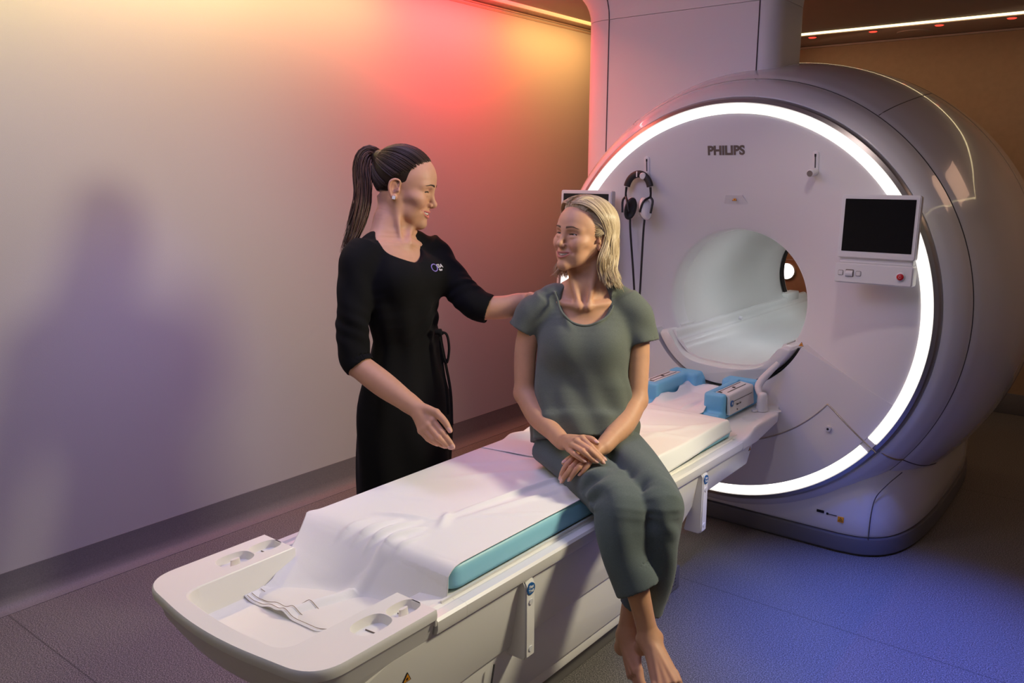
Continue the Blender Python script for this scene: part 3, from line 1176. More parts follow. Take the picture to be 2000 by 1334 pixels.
def mattress():
    bm = bmesh.new()
    pts = rrect(-0.285, 0.285, my0, my1, 0.04, 6)
    levels = [(0.97, 0.603), (0.992, 0.607), (1.0, 0.618), (1.002, 0.634), (0.997, 0.648), (0.984, 0.660), (0.962, 0.668), (0.93, MT)]
    rings = []
    cy = (my0 + my1) / 2
    for k, z in levels:
        d = (1 - k) * 0.285
        rings.append([(x - math.copysign(min(abs(x), d), x), y - math.copysign(d, y - cy), z) for x, y in pts])
    return loft('mattress', rings, M['mattress'], None, auto=60)


tag(mattress(), 'pale blue table pad showing its side beneath the white sheet', 'mattress')

# ------------------------------------------------------------------ sheets
def vnoise(x, y, seed=0):
    r = 0.0
    rng = np.random.RandomState(seed)
    for k in range(6):
        a = rng.uniform(0, 2 * PI)
        f = rng.uniform(4, 14)
        r = r + np.sin((x * math.cos(a) + y * math.sin(a)) * f + rng.uniform(0, 6)) / 6
    return r


def crease(x, y, p, q, w, h):
    """a soft ridge between p and q that fades at both ends"""
    p, q = np.array(p), np.array(q)
    d = q - p
    L = np.linalg.norm(d)
    d = d / L
    t = ((x - p[0]) * d[0] + (y - p[1]) * d[1]) / L
    s = -(x - p[0]) * d[1] + (y - p[1]) * d[0]
    e = np.clip(t * (1 - t) * 4, 0, 1)
    return h * e * np.exp(-(s / w) ** 2)


def sheet_grid(name, X, Y, Z, m, th=0.0018):
    ny, nx = X.shape
    V = np.stack([X, Y, Z], -1).reshape(-1, 3)
    F = []
    for i in range(ny - 1):
        for j in range(nx - 1):
            a = i * nx + j
            F.append((a, a + 1, a + nx + 1, a + nx))
    o = from_pydata(name, V, F, m, None, True)
    md = o.modifiers.new('thickness', 'SOLIDIFY')
    md.thickness = th
    md.offset = 1
    return o


def near_sheet():
    ny, nx = 260, 130
    v = np.linspace(0, 1, ny)[:, None] * np.ones((1, nx))
    u = np.ones((ny, 1)) * np.linspace(0, 1, nx)[None, :]
    y0, yE = -1.22, -2.172                    # from under the seated woman to the end of the pad
    zt, zf = MT + 0.004, TZ - 0.081           # top of the pad, floor of the tray
    s = v * 1.34
    sE = y0 - yE
    run = 0.20 * (1 - u) ** 1.3 + 0.030       # how far the fall reaches into the tray: long at the far side, sheer at the near side
    L1 = np.sqrt(run ** 2 + (zt - zf) ** 2)
    t = np.clip((s - sE) / L1, 0, 1)
    sm = t * t * (3 - 2 * t)
    hem = -2.470 + 0.015 * u + 0.13 * np.clip((u - 0.70) / 0.30, 0, 1) ** 1.6
    rest = np.clip((s - sE - L1) / (1.34 - sE - L1), 0, 1)
    y = np.where(s < sE, y0 - s, yE - run * (0.35 * t + 0.65 * sm))
    y = np.where(s > sE + L1, (yE - run) + (hem - (yE - run)) * rest, y)
    z = zt - (zt - zf) * (0.5 * t + 0.5 * sm)
    # round the bend over the pad's edge
    def soften(A, n=19):
        k = np.ones(n) / n
        Q = np.pad(A, ((n // 2, n // 2), (0, 0)), mode='edge')
        return np.apply_along_axis(lambda c: np.convolve(c, k, mode='valid'), 0, Q)
    y, z = soften(y), soften(z)
    # the corners are drawn inwards where the sheet enters the tray
    n1 = np.clip((yE - y) / 0.20, 0, 1)
    xl = -0.300 + 0.105 * n1 ** 0.8
    xr = 0.2835 - 0.095 * np.clip((yE - 0.045 - y) / 0.09, 0, 1)
    x = xl + (xr - xl) * u
    # folds
    w = 0.0034 * vnoise(x * 2.2, y * 1.2, 3) + 0.0018 * vnoise(x * 5, y * 3, 5) + 0.006 * vnoise(x * 2.5, y * 0.8, 8) * np.clip((yE + 0.02 - y) / 0.1, 0, 1)
    for p, q, wd, h in (((0.05, -1.99), (0.16, -1.28), 0.011, 0.015), ((0.09, -1.96), (0.23, -1.40), 0.015, 0.009), ((0.03, -1.90), (0.10, -2.02), 0.014, 0.010),
                        ((-0.14, -2.06), (0.06, -1.97), 0.012, 0.010), ((-0.20, -1.75), (0.12, -1.35), 0.020, 0.006), ((-0.25, -1.60), (0.05, -1.28), 0.020, 0.005),
                        ((0.08, -1.93), (0.28, -1.72), 0.010, 0.005), ((0.12, -1.50), (0.28, -1.62), 0.014, 0.005), ((-0.26, -1.95), (-0.02, -1.85), 0.020, 0.004),
                        ((-0.02, -2.24), (0.02, -2.00), 0.010, 0.018), ((0.03, -2.22), (0.06, -2.03), 0.010, 0.017), ((-0.07, -2.24), (-0.03, -2.03), 0.012, 0.015),
                        ((0.08, -2.21), (0.10, -2.06), 0.008, 0.008), ((-0.13, -2.26), (-0.10, -2.08), 0.012, 0.008)):
        w = w + crease(x, y, p, q, wd, h)
    # a rolled fold that runs down into the tray, a curl at the far corner and at the near hem
    w = w + crease(x, y, (-0.075, -2.54), (0.075, -2.12), 0.020, 0.022) + crease(x, y, (-0.21, -2.56), (-0.205, -2.30), 0.030, 0.014)
    w = w + 0.024 * np.exp(-((x - 0.17) / 0.020) ** 2 - ((y + 2.345) / 0.035) ** 2) + 0.012 * np.exp(-((x + 0.09) / 0.03) ** 2 - ((y + 2.45) / 0.04) ** 2)
    w = w - 0.020 * np.exp(-((x - 0.02) / 0.16) ** 2 - ((y + 2.215) / 0.035) ** 2) * (1 - u)
    edge = np.clip((0.285 - np.abs(x)) / 0.02, 0, 1)
    low = np.where(y > yE - 0.012, MT + 0.0015 - 0.022 * np.clip((yE + 0.028 - y) / 0.04, 0, 1) ** 2, zf)
    amp = np.where(y > yE, edge, 1.0) * np.where((t > 0.05) & (rest <= 0), 0.75, 1.0)
    z = np.maximum(z + np.maximum(w, -0.003) * amp, low)
    z = z - 0.02 * np.clip((-0.283 - x) / 0.017, 0, 1) * np.clip((y - yE - 0.01) / 0.08, 0, 1)
    return sheet_grid('bed_sheet', x, y, z, M['sheet'])


sh = near_sheet()
tag(sh, 'creased white sheet over the near half of the pad, hanging into the end tray', 'bed sheet')


def hem_lines():
    # two lines of beige stitching close to the hem, as thin threads lying on the sheet
    nx = 130
    P = np.array([v.co for v in sh.data.vertices]).reshape(-1, nx, 3)
    V, F = [], []
    for row in (-4, -10, -20):
        r = P[row]
        tube_data([p + np.array([0, 0, 0.0030]) for p in r[2:-2:2]], 0.0008, 5, V, F)
    from_pydata('hem_stitching', V, F, M['stitch'], sh, True)


hem_lines()


def far_sheet():
    ny, nx = 170, 110
    v = np.linspace(0, 1, ny)[:, None] * np.ones((1, nx))
    u = np.ones((ny, 1)) * np.linspace(0, 1, nx)[None, :]
    yA = -1.40 + 0.10 * u
    yB = -0.455 - 0.03 * u
    y = yA + (yB - yA) * v
    x = -0.315 + (0.655 - 0.03 * v) * u
    z = np.full_like(x, MT + 0.0065)
    w = 0.0032 * vnoise(x * 2, y * 1.6, 11) + 0.0012 * vnoise(x * 5, y * 4, 13)
    w = w + crease(x, y, (-0.2, -0.95), (0.3, -0.62), 0.02, 0.008) + crease(x, y, (0.02, -0.9), (0.3, -0.80), 0.018, 0.007)
    w = w + crease(x, y, (-0.30, -1.25), (-0.10, -1.12), 0.03, 0.026) + crease(x, y, (-0.31, -1.13), (-0.12, -1.02), 0.03, 0.018)
    w = w + crease(x, y, (-0.3, -0.62), (0.25, -0.50), 0.02, 0.007) + crease(x, y, (0.1, -1.0), (0.28, -0.5), 0.02, 0.006)
    z = z + np.maximum(w, -0.002)
    # right edge falls over the pad's side to the rail, left edge slopes over its shoulder
    over = np.clip((x - 0.278) / 0.05, 0, 1)
    z = z - (0.066 + 0.012 * np.sin(y * 9)) * over ** 1.2
    x = np.where(x > 0.278, 0.278 + (x - 0.278) * 0.55 + 0.008 * over * np.sin(y * 13), x)
    overl = np.clip((-x - 0.272) / 0.04, 0, 1)
    z = z - 0.045 * overl ** 1.3
    return sheet_grid('draw_sheet', x, y, z, M['sheet_cool'])


ds = far_sheet()
tag(ds, 'smooth white sheet under the seated woman, reaching to the blue head cradle', 'bed sheet')
# ------------------------------------------------------------------ sculpting: blended solids turned into one smooth mesh
class Solid:
    def __init__(self):
        self.ops = []
        self.R = np.eye(3)
        self.c = np.zeros(3)
        self.s = 1.0

    def frame(self, R=None, c=(0, 0, 0), s=1.0):
        self.R = np.eye(3) if R is None else np.array(R, float)   # columns: local axes in world
        self.c = np.array(c, float)
        self.s = s
        return self

    def add(self, fn, lo, hi, k=0.0, mode='u'):
        R, c, s = self.R, self.c, self.s
        lo, hi = np.array(lo, float), np.array(hi, float)
        cs = np.array([[(lo, hi)[i][0], (lo, hi)[j][1], (lo, hi)[l][2]] for i in (0, 1) for j in (0, 1) for l in (0, 1)])
        W = cs @ R.T * s + c
        self.ops.append((lambda P, fn=fn, R=R, c=c, s=s: fn((P - c) @ R / s) * s, W.min(0), W.max(0), k * s, mode))
        return self

    def ell(self, c, r, k=0.0, mode='u', rot=None):
        c = np.array(c, float)
        r = np.array(r, float)
        A = np.eye(3) if rot is None else np.array(rot, float)

        def fn(P):
            q = (P - c) @ A
            k0 = np.sqrt(((q / r) ** 2).sum(1))
            k1 = np.sqrt(((q / (r * r)) ** 2).sum(1)) + 1e-9
            return k0 * (k0 - 1.0) / k1
        m = r.max() if rot is not None else r
        return self.add(fn, c - m, c + m, k, mode)

    def chain(self, pts, rad, k=0.0, mode='u', n=4, scale=None, smooth=True):
        pts = [np.array(p, float) for p in pts]
        rad = list(rad) if hasattr(rad, '__len__') else [rad] * len(pts)
        if smooth and len(pts) > 2:
            q = catmull([np.append(p, r) for p, r in zip(pts, rad)], n)
            pts = [v[:3] for v in q]
            rad = [float(v[3]) for v in q]
        sc = np.ones(3) if scale is None else np.array(scale, float)
        Q = np.array(pts)

        A_ = Q[:-1] * sc
        BA = (Q[1:] - Q[:-1]) * sc
        LL = (BA * BA).sum(1) + 1e-12
        AB = (A_ * BA).sum(1)
        R0 = np.array(rad[:-1])
        DR = np.array(rad[1:]) - R0

        def fn(P):
            Ps = P * sc
            pb = Ps @ BA.T - AB
            t = np.clip(pb / LL, 0, 1)
            pa2 = ((Ps * Ps).sum(1)[:, None] - 2 * Ps @ A_.T) + (A_ * A_).sum(1)
            d = np.sqrt(np.maximum(pa2 - t * (2 * pb - t * LL), 0)) - (R0 + DR * t)
            return d.min(1)
        m = max(rad) / min(1.0, sc.min())
        return self.add(fn, Q.min(0) - m, Q.max(0) + m, k, mode)

    def cap(self, a, b, ra, rb=None, k=0.0, mode='u'):
        return self.chain([a, b], [ra, ra if rb is None else rb], k, mode, smooth=False)

    def rbox(self, c, half, r, k=0.0, mode='u', rot=None):
        c = np.array(c, float)
        h = np.array(half, float) - r
        A = np.eye(3) if rot is None else np.array(rot, float)

        def fn(P):
            q = np.abs((P - c) @ A) - h
            return np.sqrt((np.maximum(q, 0) ** 2).sum(1)) + np.minimum(q.max(1), 0) - r
        m = np.linalg.norm(half) if rot is not None else np.array(half, float)
        return self.add(fn, c - m, c + m, k, mode)

    def spine(self, pts, rx, ry, side, k=0.0, mode='u', n=5, disp=None, power=2.0, cap=True):
        """a soft column with elliptical sections: rx along 'side', ry across; disp(t, ang) adds folds"""
        q = catmull([np.concatenate([np.array(p, float), [a, b], np.array(s, float)]) for p, a, b, s in
                     zip(pts, rx, ry, side if hasattr(side[0], '__len__') else [side] * len(pts))], n)
        C = np.array([v[:3] for v in q])
        RX = np.array([v[3] for v in q])
        RY = np.array([v[4] for v in q])
        SD = np.array([v[5:8] for v in q])
        N = len(C)
        T = np.array([C[min(i + 1, N - 1)] - C[max(i - 1, 0)] for i in range(N)])
        T /= np.linalg.norm(T, axis=1)[:, None]
        SD = SD - T * (SD * T).sum(1)[:, None]
        SD /= np.linalg.norm(SD, axis=1)[:, None]
        BD = np.cross(T, SD)
        seg = np.linalg.norm(C[1:] - C[:-1], axis=1)
        cum = np.concatenate([[0], np.cumsum(seg)])
        tot = cum[-1]
        BA = C[1:] - C[:-1]
        LL = (BA * BA).sum(1)
        AB = (C[:-1] * BA).sum(1)
        CC = (C[:-1] ** 2).sum(1)

        def fn(P):
            pb = P @ BA.T - AB
            t = np.clip(pb / LL, 0, 1)
            d2 = ((P * P).sum(1)[:, None] - 2 * P @ C[:-1].T) + CC - t * (2 * pb - t * LL)
            j = d2.argmin(1)
            bt = j + t[np.arange(len(P)), j]
            i0 = np.minimum(bt.astype(int), N - 2)
            f = (bt - i0)[:, None]
            c = C[i0] * (1 - f) + C[i0 + 1] * f
            sd = SD[i0] * (1 - f) + SD[i0 + 1] * f
            bd = BD[i0] * (1 - f) + BD[i0 + 1] * f
            tt = T[i0] * (1 - f) + T[i0 + 1] * f
            f = f[:, 0]
            rx_ = RX[i0] * (1 - f) + RX[i0 + 1] * f
            ry_ = RY[i0] * (1 - f) + RY[i0 + 1] * f
            d = P - c
            u = (d * sd).sum(1)
            v = (d * bd).sum(1)
            w = (d * tt).sum(1)
            kk = (np.abs(u / rx_) ** power + np.abs(v / ry_) ** power) ** (1 / power) + 1e-9
            g = np.sqrt((u / rx_ ** 2) ** 2 + (v / ry_ ** 2) ** 2) / kk + 1e-9
            out = (kk - 1) / np.maximum(g, 1 / np.maximum(rx_, ry_))
            if disp is not None:
                ang = np.arctan2(v / ry_, u / rx_)
                out = out - disp((cum[i0] + f * (cum[i0 + 1] - cum[i0])) / tot, ang)
            over = np.where(bt <= 0, -w, np.where(bt >= N - 1 - 1e-6, w, -1.0))
            out = np.where(over > 0, np.where(out > 0, np.sqrt(np.maximum(out, 0) ** 2 + over ** 2), over), out)
            return out
        m = max(RX.max(), RY.max()) * 1.15
        return self.add(fn, C.min(0) - m, C.max(0) + m, k, mode)

    def solid(self, other, k=0.0, mode='u'):
        us = [o for o in other.ops if o[4] == 'u']
        lo, hi = np.min([o[1] for o in us], 0), np.max([o[2] for o in us], 0)
        self.ops.append((lambda P, o=other: o.eval(P), lo, hi, k, mode))
        return self

    def eval(self, P, lo=None, hi=None):
        d = np.full(len(P), 1e2)
        if lo is None:
            lo, hi = P.min(0), P.max(0)
        if not hasattr(self, '_n') or self._n != len(self.ops):
            self._n = len(self.ops)
            mg = np.array([o[3] * 1.2 + 0.004 for o in self.ops])[:, None]
            self._lo = np.array([o[1] for o in self.ops]) - mg
            self._hi = np.array([o[2] for o in self.ops]) + mg
        for i in np.nonzero(((self._lo <= hi) & (self._hi >= lo)).all(1))[0]:
            fn, a, b, k, mode = self.ops[i]
            e = fn(P)
            if mode == 'u':
                if k > 0:
                    h = np.maximum(k - np.abs(d - e), 0) / k
                    d = np.minimum(d, e) - h * h * (k * 0.25)
                else:
                    d = np.minimum(d, e)
            else:
                e = -e
                if k > 0:
                    h = np.maximum(k - np.abs(d - e), 0) / k
                    d = np.maximum(d, e) + h * h * (k * 0.25)
                else:
                    d = np.maximum(d, e)
        return d

    def mesh(self, h, lo=None, hi=None, B=10):
        us = [o for o in self.ops if o[4] == 'u']
        L = np.min([o[1] for o in us], 0) - 3 * h
        H = np.max([o[2] for o in us], 0) + 3 * h
        if lo is not None:
            L = np.maximum(L, lo)
        if hi is not None:
            H = np.minimum(H, hi)
        nb = np.maximum(1, np.ceil((H - L) / (h * B)).astype(int))
        n = nb * B + 1
        F = np.full(tuple(n), 1e2, np.float32)
        gi = np.arange(B + 1)
        loc = np.stack(np.meshgrid(gi, gi, gi, indexing='ij'), -1).reshape(-1, 3) * h
        diag = math.sqrt(3) * B * h / 2
        act = np.zeros(tuple(nb), bool)
        for o in us:
            i0 = np.maximum(np.floor((o[1] - o[3] - 2 * h - L) / (h * B)).astype(int), 0)
            i1 = np.minimum(np.floor((o[2] + o[3] + 2 * h - L) / (h * B)).astype(int) + 1, nb)
            if (i1 > i0).all():
                act[i0[0]:i1[0], i0[1]:i1[1], i0[2]:i1[2]] = True
        for ix, iy, iz in np.argwhere(act):
            b0 = L + np.array([ix, iy, iz]) * (B * h)
            b1 = b0 + B * h
            dc = self.eval(((b0 + b1) / 2)[None], b0, b1)[0]
            sl = (slice(ix * B, ix * B + B + 1), slice(iy * B, iy * B + B + 1), slice(iz * B, iz * B + B + 1))
            if abs(dc) > diag * 1.2 + 0.005:
                F[sl] = dc
                continue
            F[sl] = self.eval(b0 + loc, b0, b1).reshape(B + 1, B + 1, B + 1)
        return surface_nets(F, L, h)


def surface_nets(F, L, h):
    ins = F < 0
    nx, ny, nz = F.shape
    cnt = np.zeros((nx - 1, ny - 1, nz - 1), np.uint8)
    for i in (0, 1):
        for j in (0, 1):
            for k in (0, 1):
                cnt += ins[i:nx - 1 + i, j:ny - 1 + j, k:nz - 1 + k]
    act = np.argwhere((cnt > 0) & (cnt < 8))
    idx = np.full((nx - 1, ny - 1, nz - 1), -1, np.int64)
    idx[act[:, 0], act[:, 1], act[:, 2]] = np.arange(len(act))
    acc = np.zeros((len(act), 3))
    num = np.zeros(len(act))
    cor = [np.array(c) for c in ((0, 0, 0), (1, 0, 0), (0, 1, 0), (1, 1, 0), (0, 0, 1), (1, 0, 1), (0, 1, 1), (1, 1, 1))]
    for a, b in ((0, 1), (2, 3), (4, 5), (6, 7), (0, 2), (1, 3), (4, 6), (5, 7), (0, 4), (1, 5), (2, 6), (3, 7)):
        A, Bc = act + cor[a], act + cor[b]
        fa = F[A[:, 0], A[:, 1], A[:, 2]].astype(float)
        fb = F[Bc[:, 0], Bc[:, 1], Bc[:, 2]].astype(float)
        m = (fa < 0) != (fb < 0)
        t = np.where(m, fa / np.where(m, fa - fb, 1), 0)
        p = A + t[:, None] * (cor[b] - cor[a])
        acc[m] += p[m]
        num[m] += 1
    V = acc / np.maximum(num, 1)[:, None] * h + L
    Q = []
    for ax in range(3):
        o1, o2 = [(1, 2), (2, 0), (0, 1)][ax]
        sl = [slice(None)] * 3
        s2 = [slice(None)] * 3
        sl[ax] = slice(0, F.shape[ax] - 1)
        s2[ax] = slice(1, F.shape[ax])
        E = ins[tuple(sl)] != ins[tuple(s2)]
        e = np.argwhere(E)
        e = e[(e[:, o1] > 0) & (e[:, o2] > 0) & (e[:, o1] < F.shape[o1] - 1) & (e[:, o2] < F.shape[o2] - 1)]
        d1 = np.zeros(3, int)
        d1[o1] = 1
        d2 = np.zeros(3, int)
        d2[o2] = 1
        q = [e - d1 - d2, e - d2, e, e - d1]
        q = np.stack([idx[c[:, 0], c[:, 1], c[:, 2]] for c in q], 1)
        pos = ins[e[:, 0], e[:, 1], e[:, 2]]
        q[~pos] = q[~pos][:, ::-1]
        Q.append(q)
    return V, np.concatenate(Q)


def relax(V, F, it=2, lam=0.5):
    n = len(V)
    for _ in range(it):
        acc = np.zeros_like(V)
        num = np.zeros(n)
        for k in range(4):
            a, b = F[:, k], F[:, (k + 1) % 4]
            np.add.at(acc, a, V[b])
            np.add.at(num, a, 1)
            np.add.at(acc, b, V[a])
            np.add.at(num, b, 1)
        V = V + lam * (acc / np.maximum(num, 1)[:, None] - V)
    return V


def np_mesh(name, V, F, m, parent=None, colors=None):
    me = bpy.data.meshes.new(name)
    V = np.asarray(V, np.float32)
    F = np.asarray(F, np.int32)
    me.vertices.add(len(V))
    me.vertices.foreach_set('co', V.ravel())
    k = F.shape[1]
    me.loops.add(F.size)
    me.loops.foreach_set('vertex_index', F.ravel())
    me.polygons.add(len(F))
    me.polygons.foreach_set('loop_start', np.arange(0, F.size, k, dtype=np.int32))
    me.polygons.foreach_set('use_smooth', [True] * len(F))
    me.update(calc_edges=True)
    me.validate()
    me.materials.append(m)
    if colors is not None:
        at = me.color_attributes.new('tint', 'FLOAT_COLOR', 'POINT')
        at.data.foreach_set('color', np.concatenate([colors, np.ones((len(colors), 1))], 1).astype(np.float32).ravel())
    return link(bpy.data.objects.new(name, me), parent)


def tint_mat(name, rough=0.45, sss=0.12, bump=0.07, bscale=700.0, spec=0.3):
    """skin: natural pigment (lips, brows, nails) comes from the mesh's 'tint' attribute, pores from noise"""
    m = mat(name, (0.6, 0.4, 0.3), rough, bump=bump, bscale=bscale, sss=sss, spec=spec)
    nt = m.node_tree
    b = nt.nodes['Principled BSDF']
    a = nt.nodes.new('ShaderNodeAttribute')
    a.attribute_name = 'tint'
    n = nt.nodes.new('ShaderNodeTexNoise')
    n.inputs['Scale'].default_value = 60
    n.inputs['Detail'].default_value = 4
    tc = nt.nodes.new('ShaderNodeTexCoord')
    nt.links.new(tc.outputs['Object'], n.inputs['Vector'])
    r = nt.nodes.new('ShaderNodeMapRange')
    r.inputs[3].default_value = 0.93
    r.inputs[4].default_value = 1.07
    nt.links.new(n.outputs[0], r.inputs[0])
    mx = nt.nodes.new('ShaderNodeVectorMath')
    mx.operation = 'SCALE'
    nt.links.new(a.outputs['Color'], mx.inputs[0])
    nt.links.new(r.outputs[0], mx.inputs['Scale'])
    nt.links.new(mx.outputs[0], b.inputs['Base Color'])
    return m


def frame_of(forward, up=(0, 0, 1), roll=0.0):
    """columns: right, forward, up"""
    f = np.array(forward, float)
    f /= np.linalg.norm(f)
    r = np.cross(f, np.array(up, float))
    r /= np.linalg.norm(r)
    u = np.cross(r, f)
    c, s = math.cos(roll), math.sin(roll)
    return np.stack([r * c + u * s, f, u * c - r * s], 1)
# ------------------------------------------------------------------ control monitors on the scanner face
def rr_plate(bm, x0, x1, z0, z1, y0, y1, r, mat_i=0, bev=0.004):
    P = round_poly([(x0, z0), (x1, z0), (x1, z1), (x0, z1)], r, 6)
    A = [bm.verts.new((x, y0, z)) for x, z in P]
    B = [bm.verts.new((x, y1, z)) for x, z in P]
    n = len(P)
    f1 = bm.faces.new(A)
    f2 = bm.faces.new(B)
    fs = [f1, f2] + [bm.faces.new((A[i], A[(i + 1) % n], B[(i + 1) % n], B[i])) for i in range(n)]
    bmesh.ops.recalc_face_normals(bm, faces=fs)
    if bev:
        bmesh.ops.bevel(bm, geom=list(f1.edges) + list(f2.edges), offset=bev, segments=2, affect='EDGES')


def monitor(cx, sx, label):
    """sx = 1: button bar reads left to right with the red button at the right end"""
    t = thing('control_monitor', label, 'monitor', (cx, -0.08, 1.42), 'control monitors on the scanner face')
    piv = Vector((cx, -0.09, 1.33))
    tilt = Matrix.Rotation(math.radians(-2.0), 3, 'X')

    def done(name, bm, m, par, auto=40):
        bmesh.ops.rotate(bm, verts=bm.verts, cent=piv, matrix=tilt)
        return from_bm(name, bm, m, par, auto=auto)
    bm = bmesh.new()
    rr_plate(bm, cx - 0.149, cx + 0.149, 1.338, 1.592, -0.110, -0.070, 0.012)
    hs_ = done('housing', bm, M['white_satin'], t)
    bm = bmesh.new()
    rr_plate(bm, cx - 0.133, cx + 0.133, 1.366, 1.575, -0.1115, -0.109, 0.002, bev=0)
    done('screen', bm, M['screen'], t)
    bm = bmesh.new()
    rr_plate(bm, cx - 0.140, cx + 0.140, 1.318, 1.345, -0.098, -0.060, 0.004, bev=0.002)
    done('neck', bm, M['white_satin'], t)
    bm = bmesh.new()
    rr_plate(bm, cx - 0.150, cx + 0.150, 1.236, 1.318, -0.118, -0.060, 0.012, bev=0.005)
    pan = done('button_panel', bm, M['white_satin'], t)
    for k, w in ((-0.125, 0.009), (-0.055, 0.009)):
        x = cx + k
        bm = bmesh.new()
        rr_plate(bm, x - w, x + w, 1.268, 1.286, -0.1225, -0.116, 0.004, bev=0.002)
        done('button', bm, M['white'], pan)
        bm = bmesh.new()
        rr_plate(bm, x - w - 0.0015, x + w + 0.0015, 1.2665, 1.2875, -0.1184, -0.1175, 0.005, bev=0)
        done('button_gap', bm, M['grey_print'], pan)
    x = cx - 0.090
    bm = bmesh.new()
    rr_plate(bm, x - 0.016, x + 0.016, 1.262, 1.292, -0.1186, -0.117, 0.003, bev=0)
    done('dial_well', bm, M['grey_print'], pan)
    V, F = tube_data([(x - 0.0135, -0.119, 1.277), (x + 0.0135, -0.119, 1.277)], [0.0125, 0.0125], 20)
    from_pydata('dial', V, F, M['white'], pan, True, 40)
    x = cx + 0.105
    V, F = tube_data([(x, -0.116, 1.277), (x, -0.124, 1.277), (x, -0.1255, 1.277)], [0.0175, 0.0165, 0.0145], 28)
    rim = from_pydata('button_rim', V, F, M['white'], pan, True, 40)
    V, F = tube_data([(x, -0.124, 1.277), (x, -0.130, 1.277), (x, -0.1325, 1.277)], [0.0135, 0.0130, 0.009], 28)
    from_pydata('emergency_button', V, F, M['red_button'], rim, True, 40)
    tube('button_mark', [np.array((x + 0.0045 * math.cos(a), -0.1322, 1.277 + 0.0045 * math.sin(a))) for a in np.linspace(0.6, 2 * PI - 0.6 + 0.6, 16)], 0.0006, M['white_print'], rim, 5)
    # bracket to the face
    yb = dish(math.hypot(cx, 1.42 - ZC)) + 0.01
    box('wall_bracket', (cx - 0.06, -0.072, 1.27), (cx + 0.06, yb, 1.50), M['white_satin'], t, 0.006)
    return t


monitor(0.695, 1, 'control monitor with a dark screen and red emergency button at the right of the bore')
monitor(-0.695, 1, 'control monitor behind the seated woman, left of the hanging headphones')

# ------------------------------------------------------------------ headphones on the left hook
t = thing('headphones', 'white and black headphones with two cables hanging from the left hook of the scanner', 'headphones', (-0.44, -0.04, 1.60))
hx, hy, hz = -0.440, -0.030, 1.592


def hp(a, b, d=0.0):
    return np.array((hx + a, hy + d, hz + b))


arch = [hp(0.066 * math.cos(a), 0.078 * math.sin(a) + 0.002) for a in np.linspace(0.25, PI - 0.25, 22)]
tube('headband', arch, [0.0115] * 22, M['rubber'], t, 12, flat=1.5)
tube('band_marker', [hp(0.002, 0.0915 - 0.0), hp(-0.004, 0.0915)], 0.0008, M['white_print'], t, 4)
box('band_marker', tuple(hp(-0.004, 0.066, -0.019)), tuple(hp(0.002, 0.092, -0.0165)), M['white_print'], t, 0.0005)
for s in (-1, 1):
    tube('slider', [hp(s * 0.066, 0.018), hp(s * 0.069, -0.012), hp(s * 0.068, -0.030)], [0.008, 0.0065, 0.0075], M['black'], t, 10, flat=0.7)
    c = hp(s * 0.042, -0.084)
    # yoke around the cup
    tube('yoke', [hp(s * 0.068, -0.028), hp(s * 0.083, -0.050, -0.004), hp(s * 0.078, -0.105, -0.012)], 0.0055, M['black'], t, 8, smooth_n=5)
    tube('yoke', [hp(s * 0.068, -0.028), hp(s * 0.045, -0.050, -0.026), hp(s * 0.030, -0.100, -0.032)], 0.0055, M['black'], t, 8, smooth_n=5)
    A = np.array(Matrix.Rotation(math.radians(-14 * s), 3, 'Y') @ Matrix.Rotation(math.radians(-50), 3, 'Z'))
    n = 28
    cup = []
    for off, rw, rh in ((0.024, 0.010, 0.018), (0.021, 0.022, 0.040), (0.012, 0.029, 0.053), (0.0, 0.031, 0.057), (-0.006, 0.030, 0.055)):
        cup.append([c + A @ np.array((s * off, rw * math.cos(a), rh * math.sin(a))) for a in np.linspace(0, 2 * PI, n, endpoint=False)])
    loft('ear_cup', cup, M['white'], t, auto=60)
    pad = []
    for off, rw, rh in ((-0.006, 0.029, 0.054), (-0.014, 0.030, 0.055), (-0.020, 0.027, 0.051), (-0.0205, 0.018, 0.040), (-0.014, 0.014, 0.034)):
        pad.append([c + A @ np.array((s * off, rw * math.cos(a), rh * math.sin(a))) for a in np.linspace(0, 2 * PI, n, endpoint=False)])
    loft('ear_pad', pad, M['rubber'], t, auto=60)
    tube('cable', [hp(s * 0.040, -0.135), hp(s * 0.036, -0.20, 0.0), hp(s * 0.022, -0.40, 0.016), hp(s * 0.010 + 0.01, -0.60, 0.015), hp(s * 0.008 + 0.03, -0.72, 0.02)],
         0.0052, M['rubber'], t, 8, smooth_n=6)

# ------------------------------------------------------------------ blue head cradle with white coil modules
t = thing('head_cradle', 'blue foam head cradle with white modules at the scanner end of the table', 'head coil', (0.0, -0.2, 0.632))
S_ = Solid()
z0 = 0.634
S_.rbox((0, -0.205, z0 + 0.016), (0.205, 0.200, 0.016), 0.010)
S_.rbox((0, -0.385, z0 + 0.008), (0.212, 0.030, 0.010), 0.008, 0.008)
for s in (-1, 1):
    S_.rbox((s * 0.158, -0.215, z0 + 0.060), (0.048, 0.155, 0.055), 0.014, 0.010)
    S_.rbox((s * 0.140, -0.045, z0 + 0.062), (0.078, 0.045, 0.055), 0.018, 0.014)
    S_.rbox((s * 0.072, -0.030, z0 + 0.045), (0.030, 0.030, 0.045), 0.018, 0.020)
S_.chain([(0, -0.42, z0 + 0.075), (0, 0.05, z0 + 0.075)], [0.052, 0.052], 0.012, 's', smooth=False)
S_.ell((0, -0.20, z0 + 0.085), (0.098, 0.13, 0.062), 0.02, 's')
for s in (-1, 1):        # seats of the modules
    S_.rbox((s * 0.178, -0.205, z0 + 0.113), (0.034, 0.135, 0.012), 0.003, 0.002, 's')
    S_.rbox((s * 0.215, -0.205, z0 + 0.075), (0.014, 0.135, 0.060), 0.003, 0.002, 's')
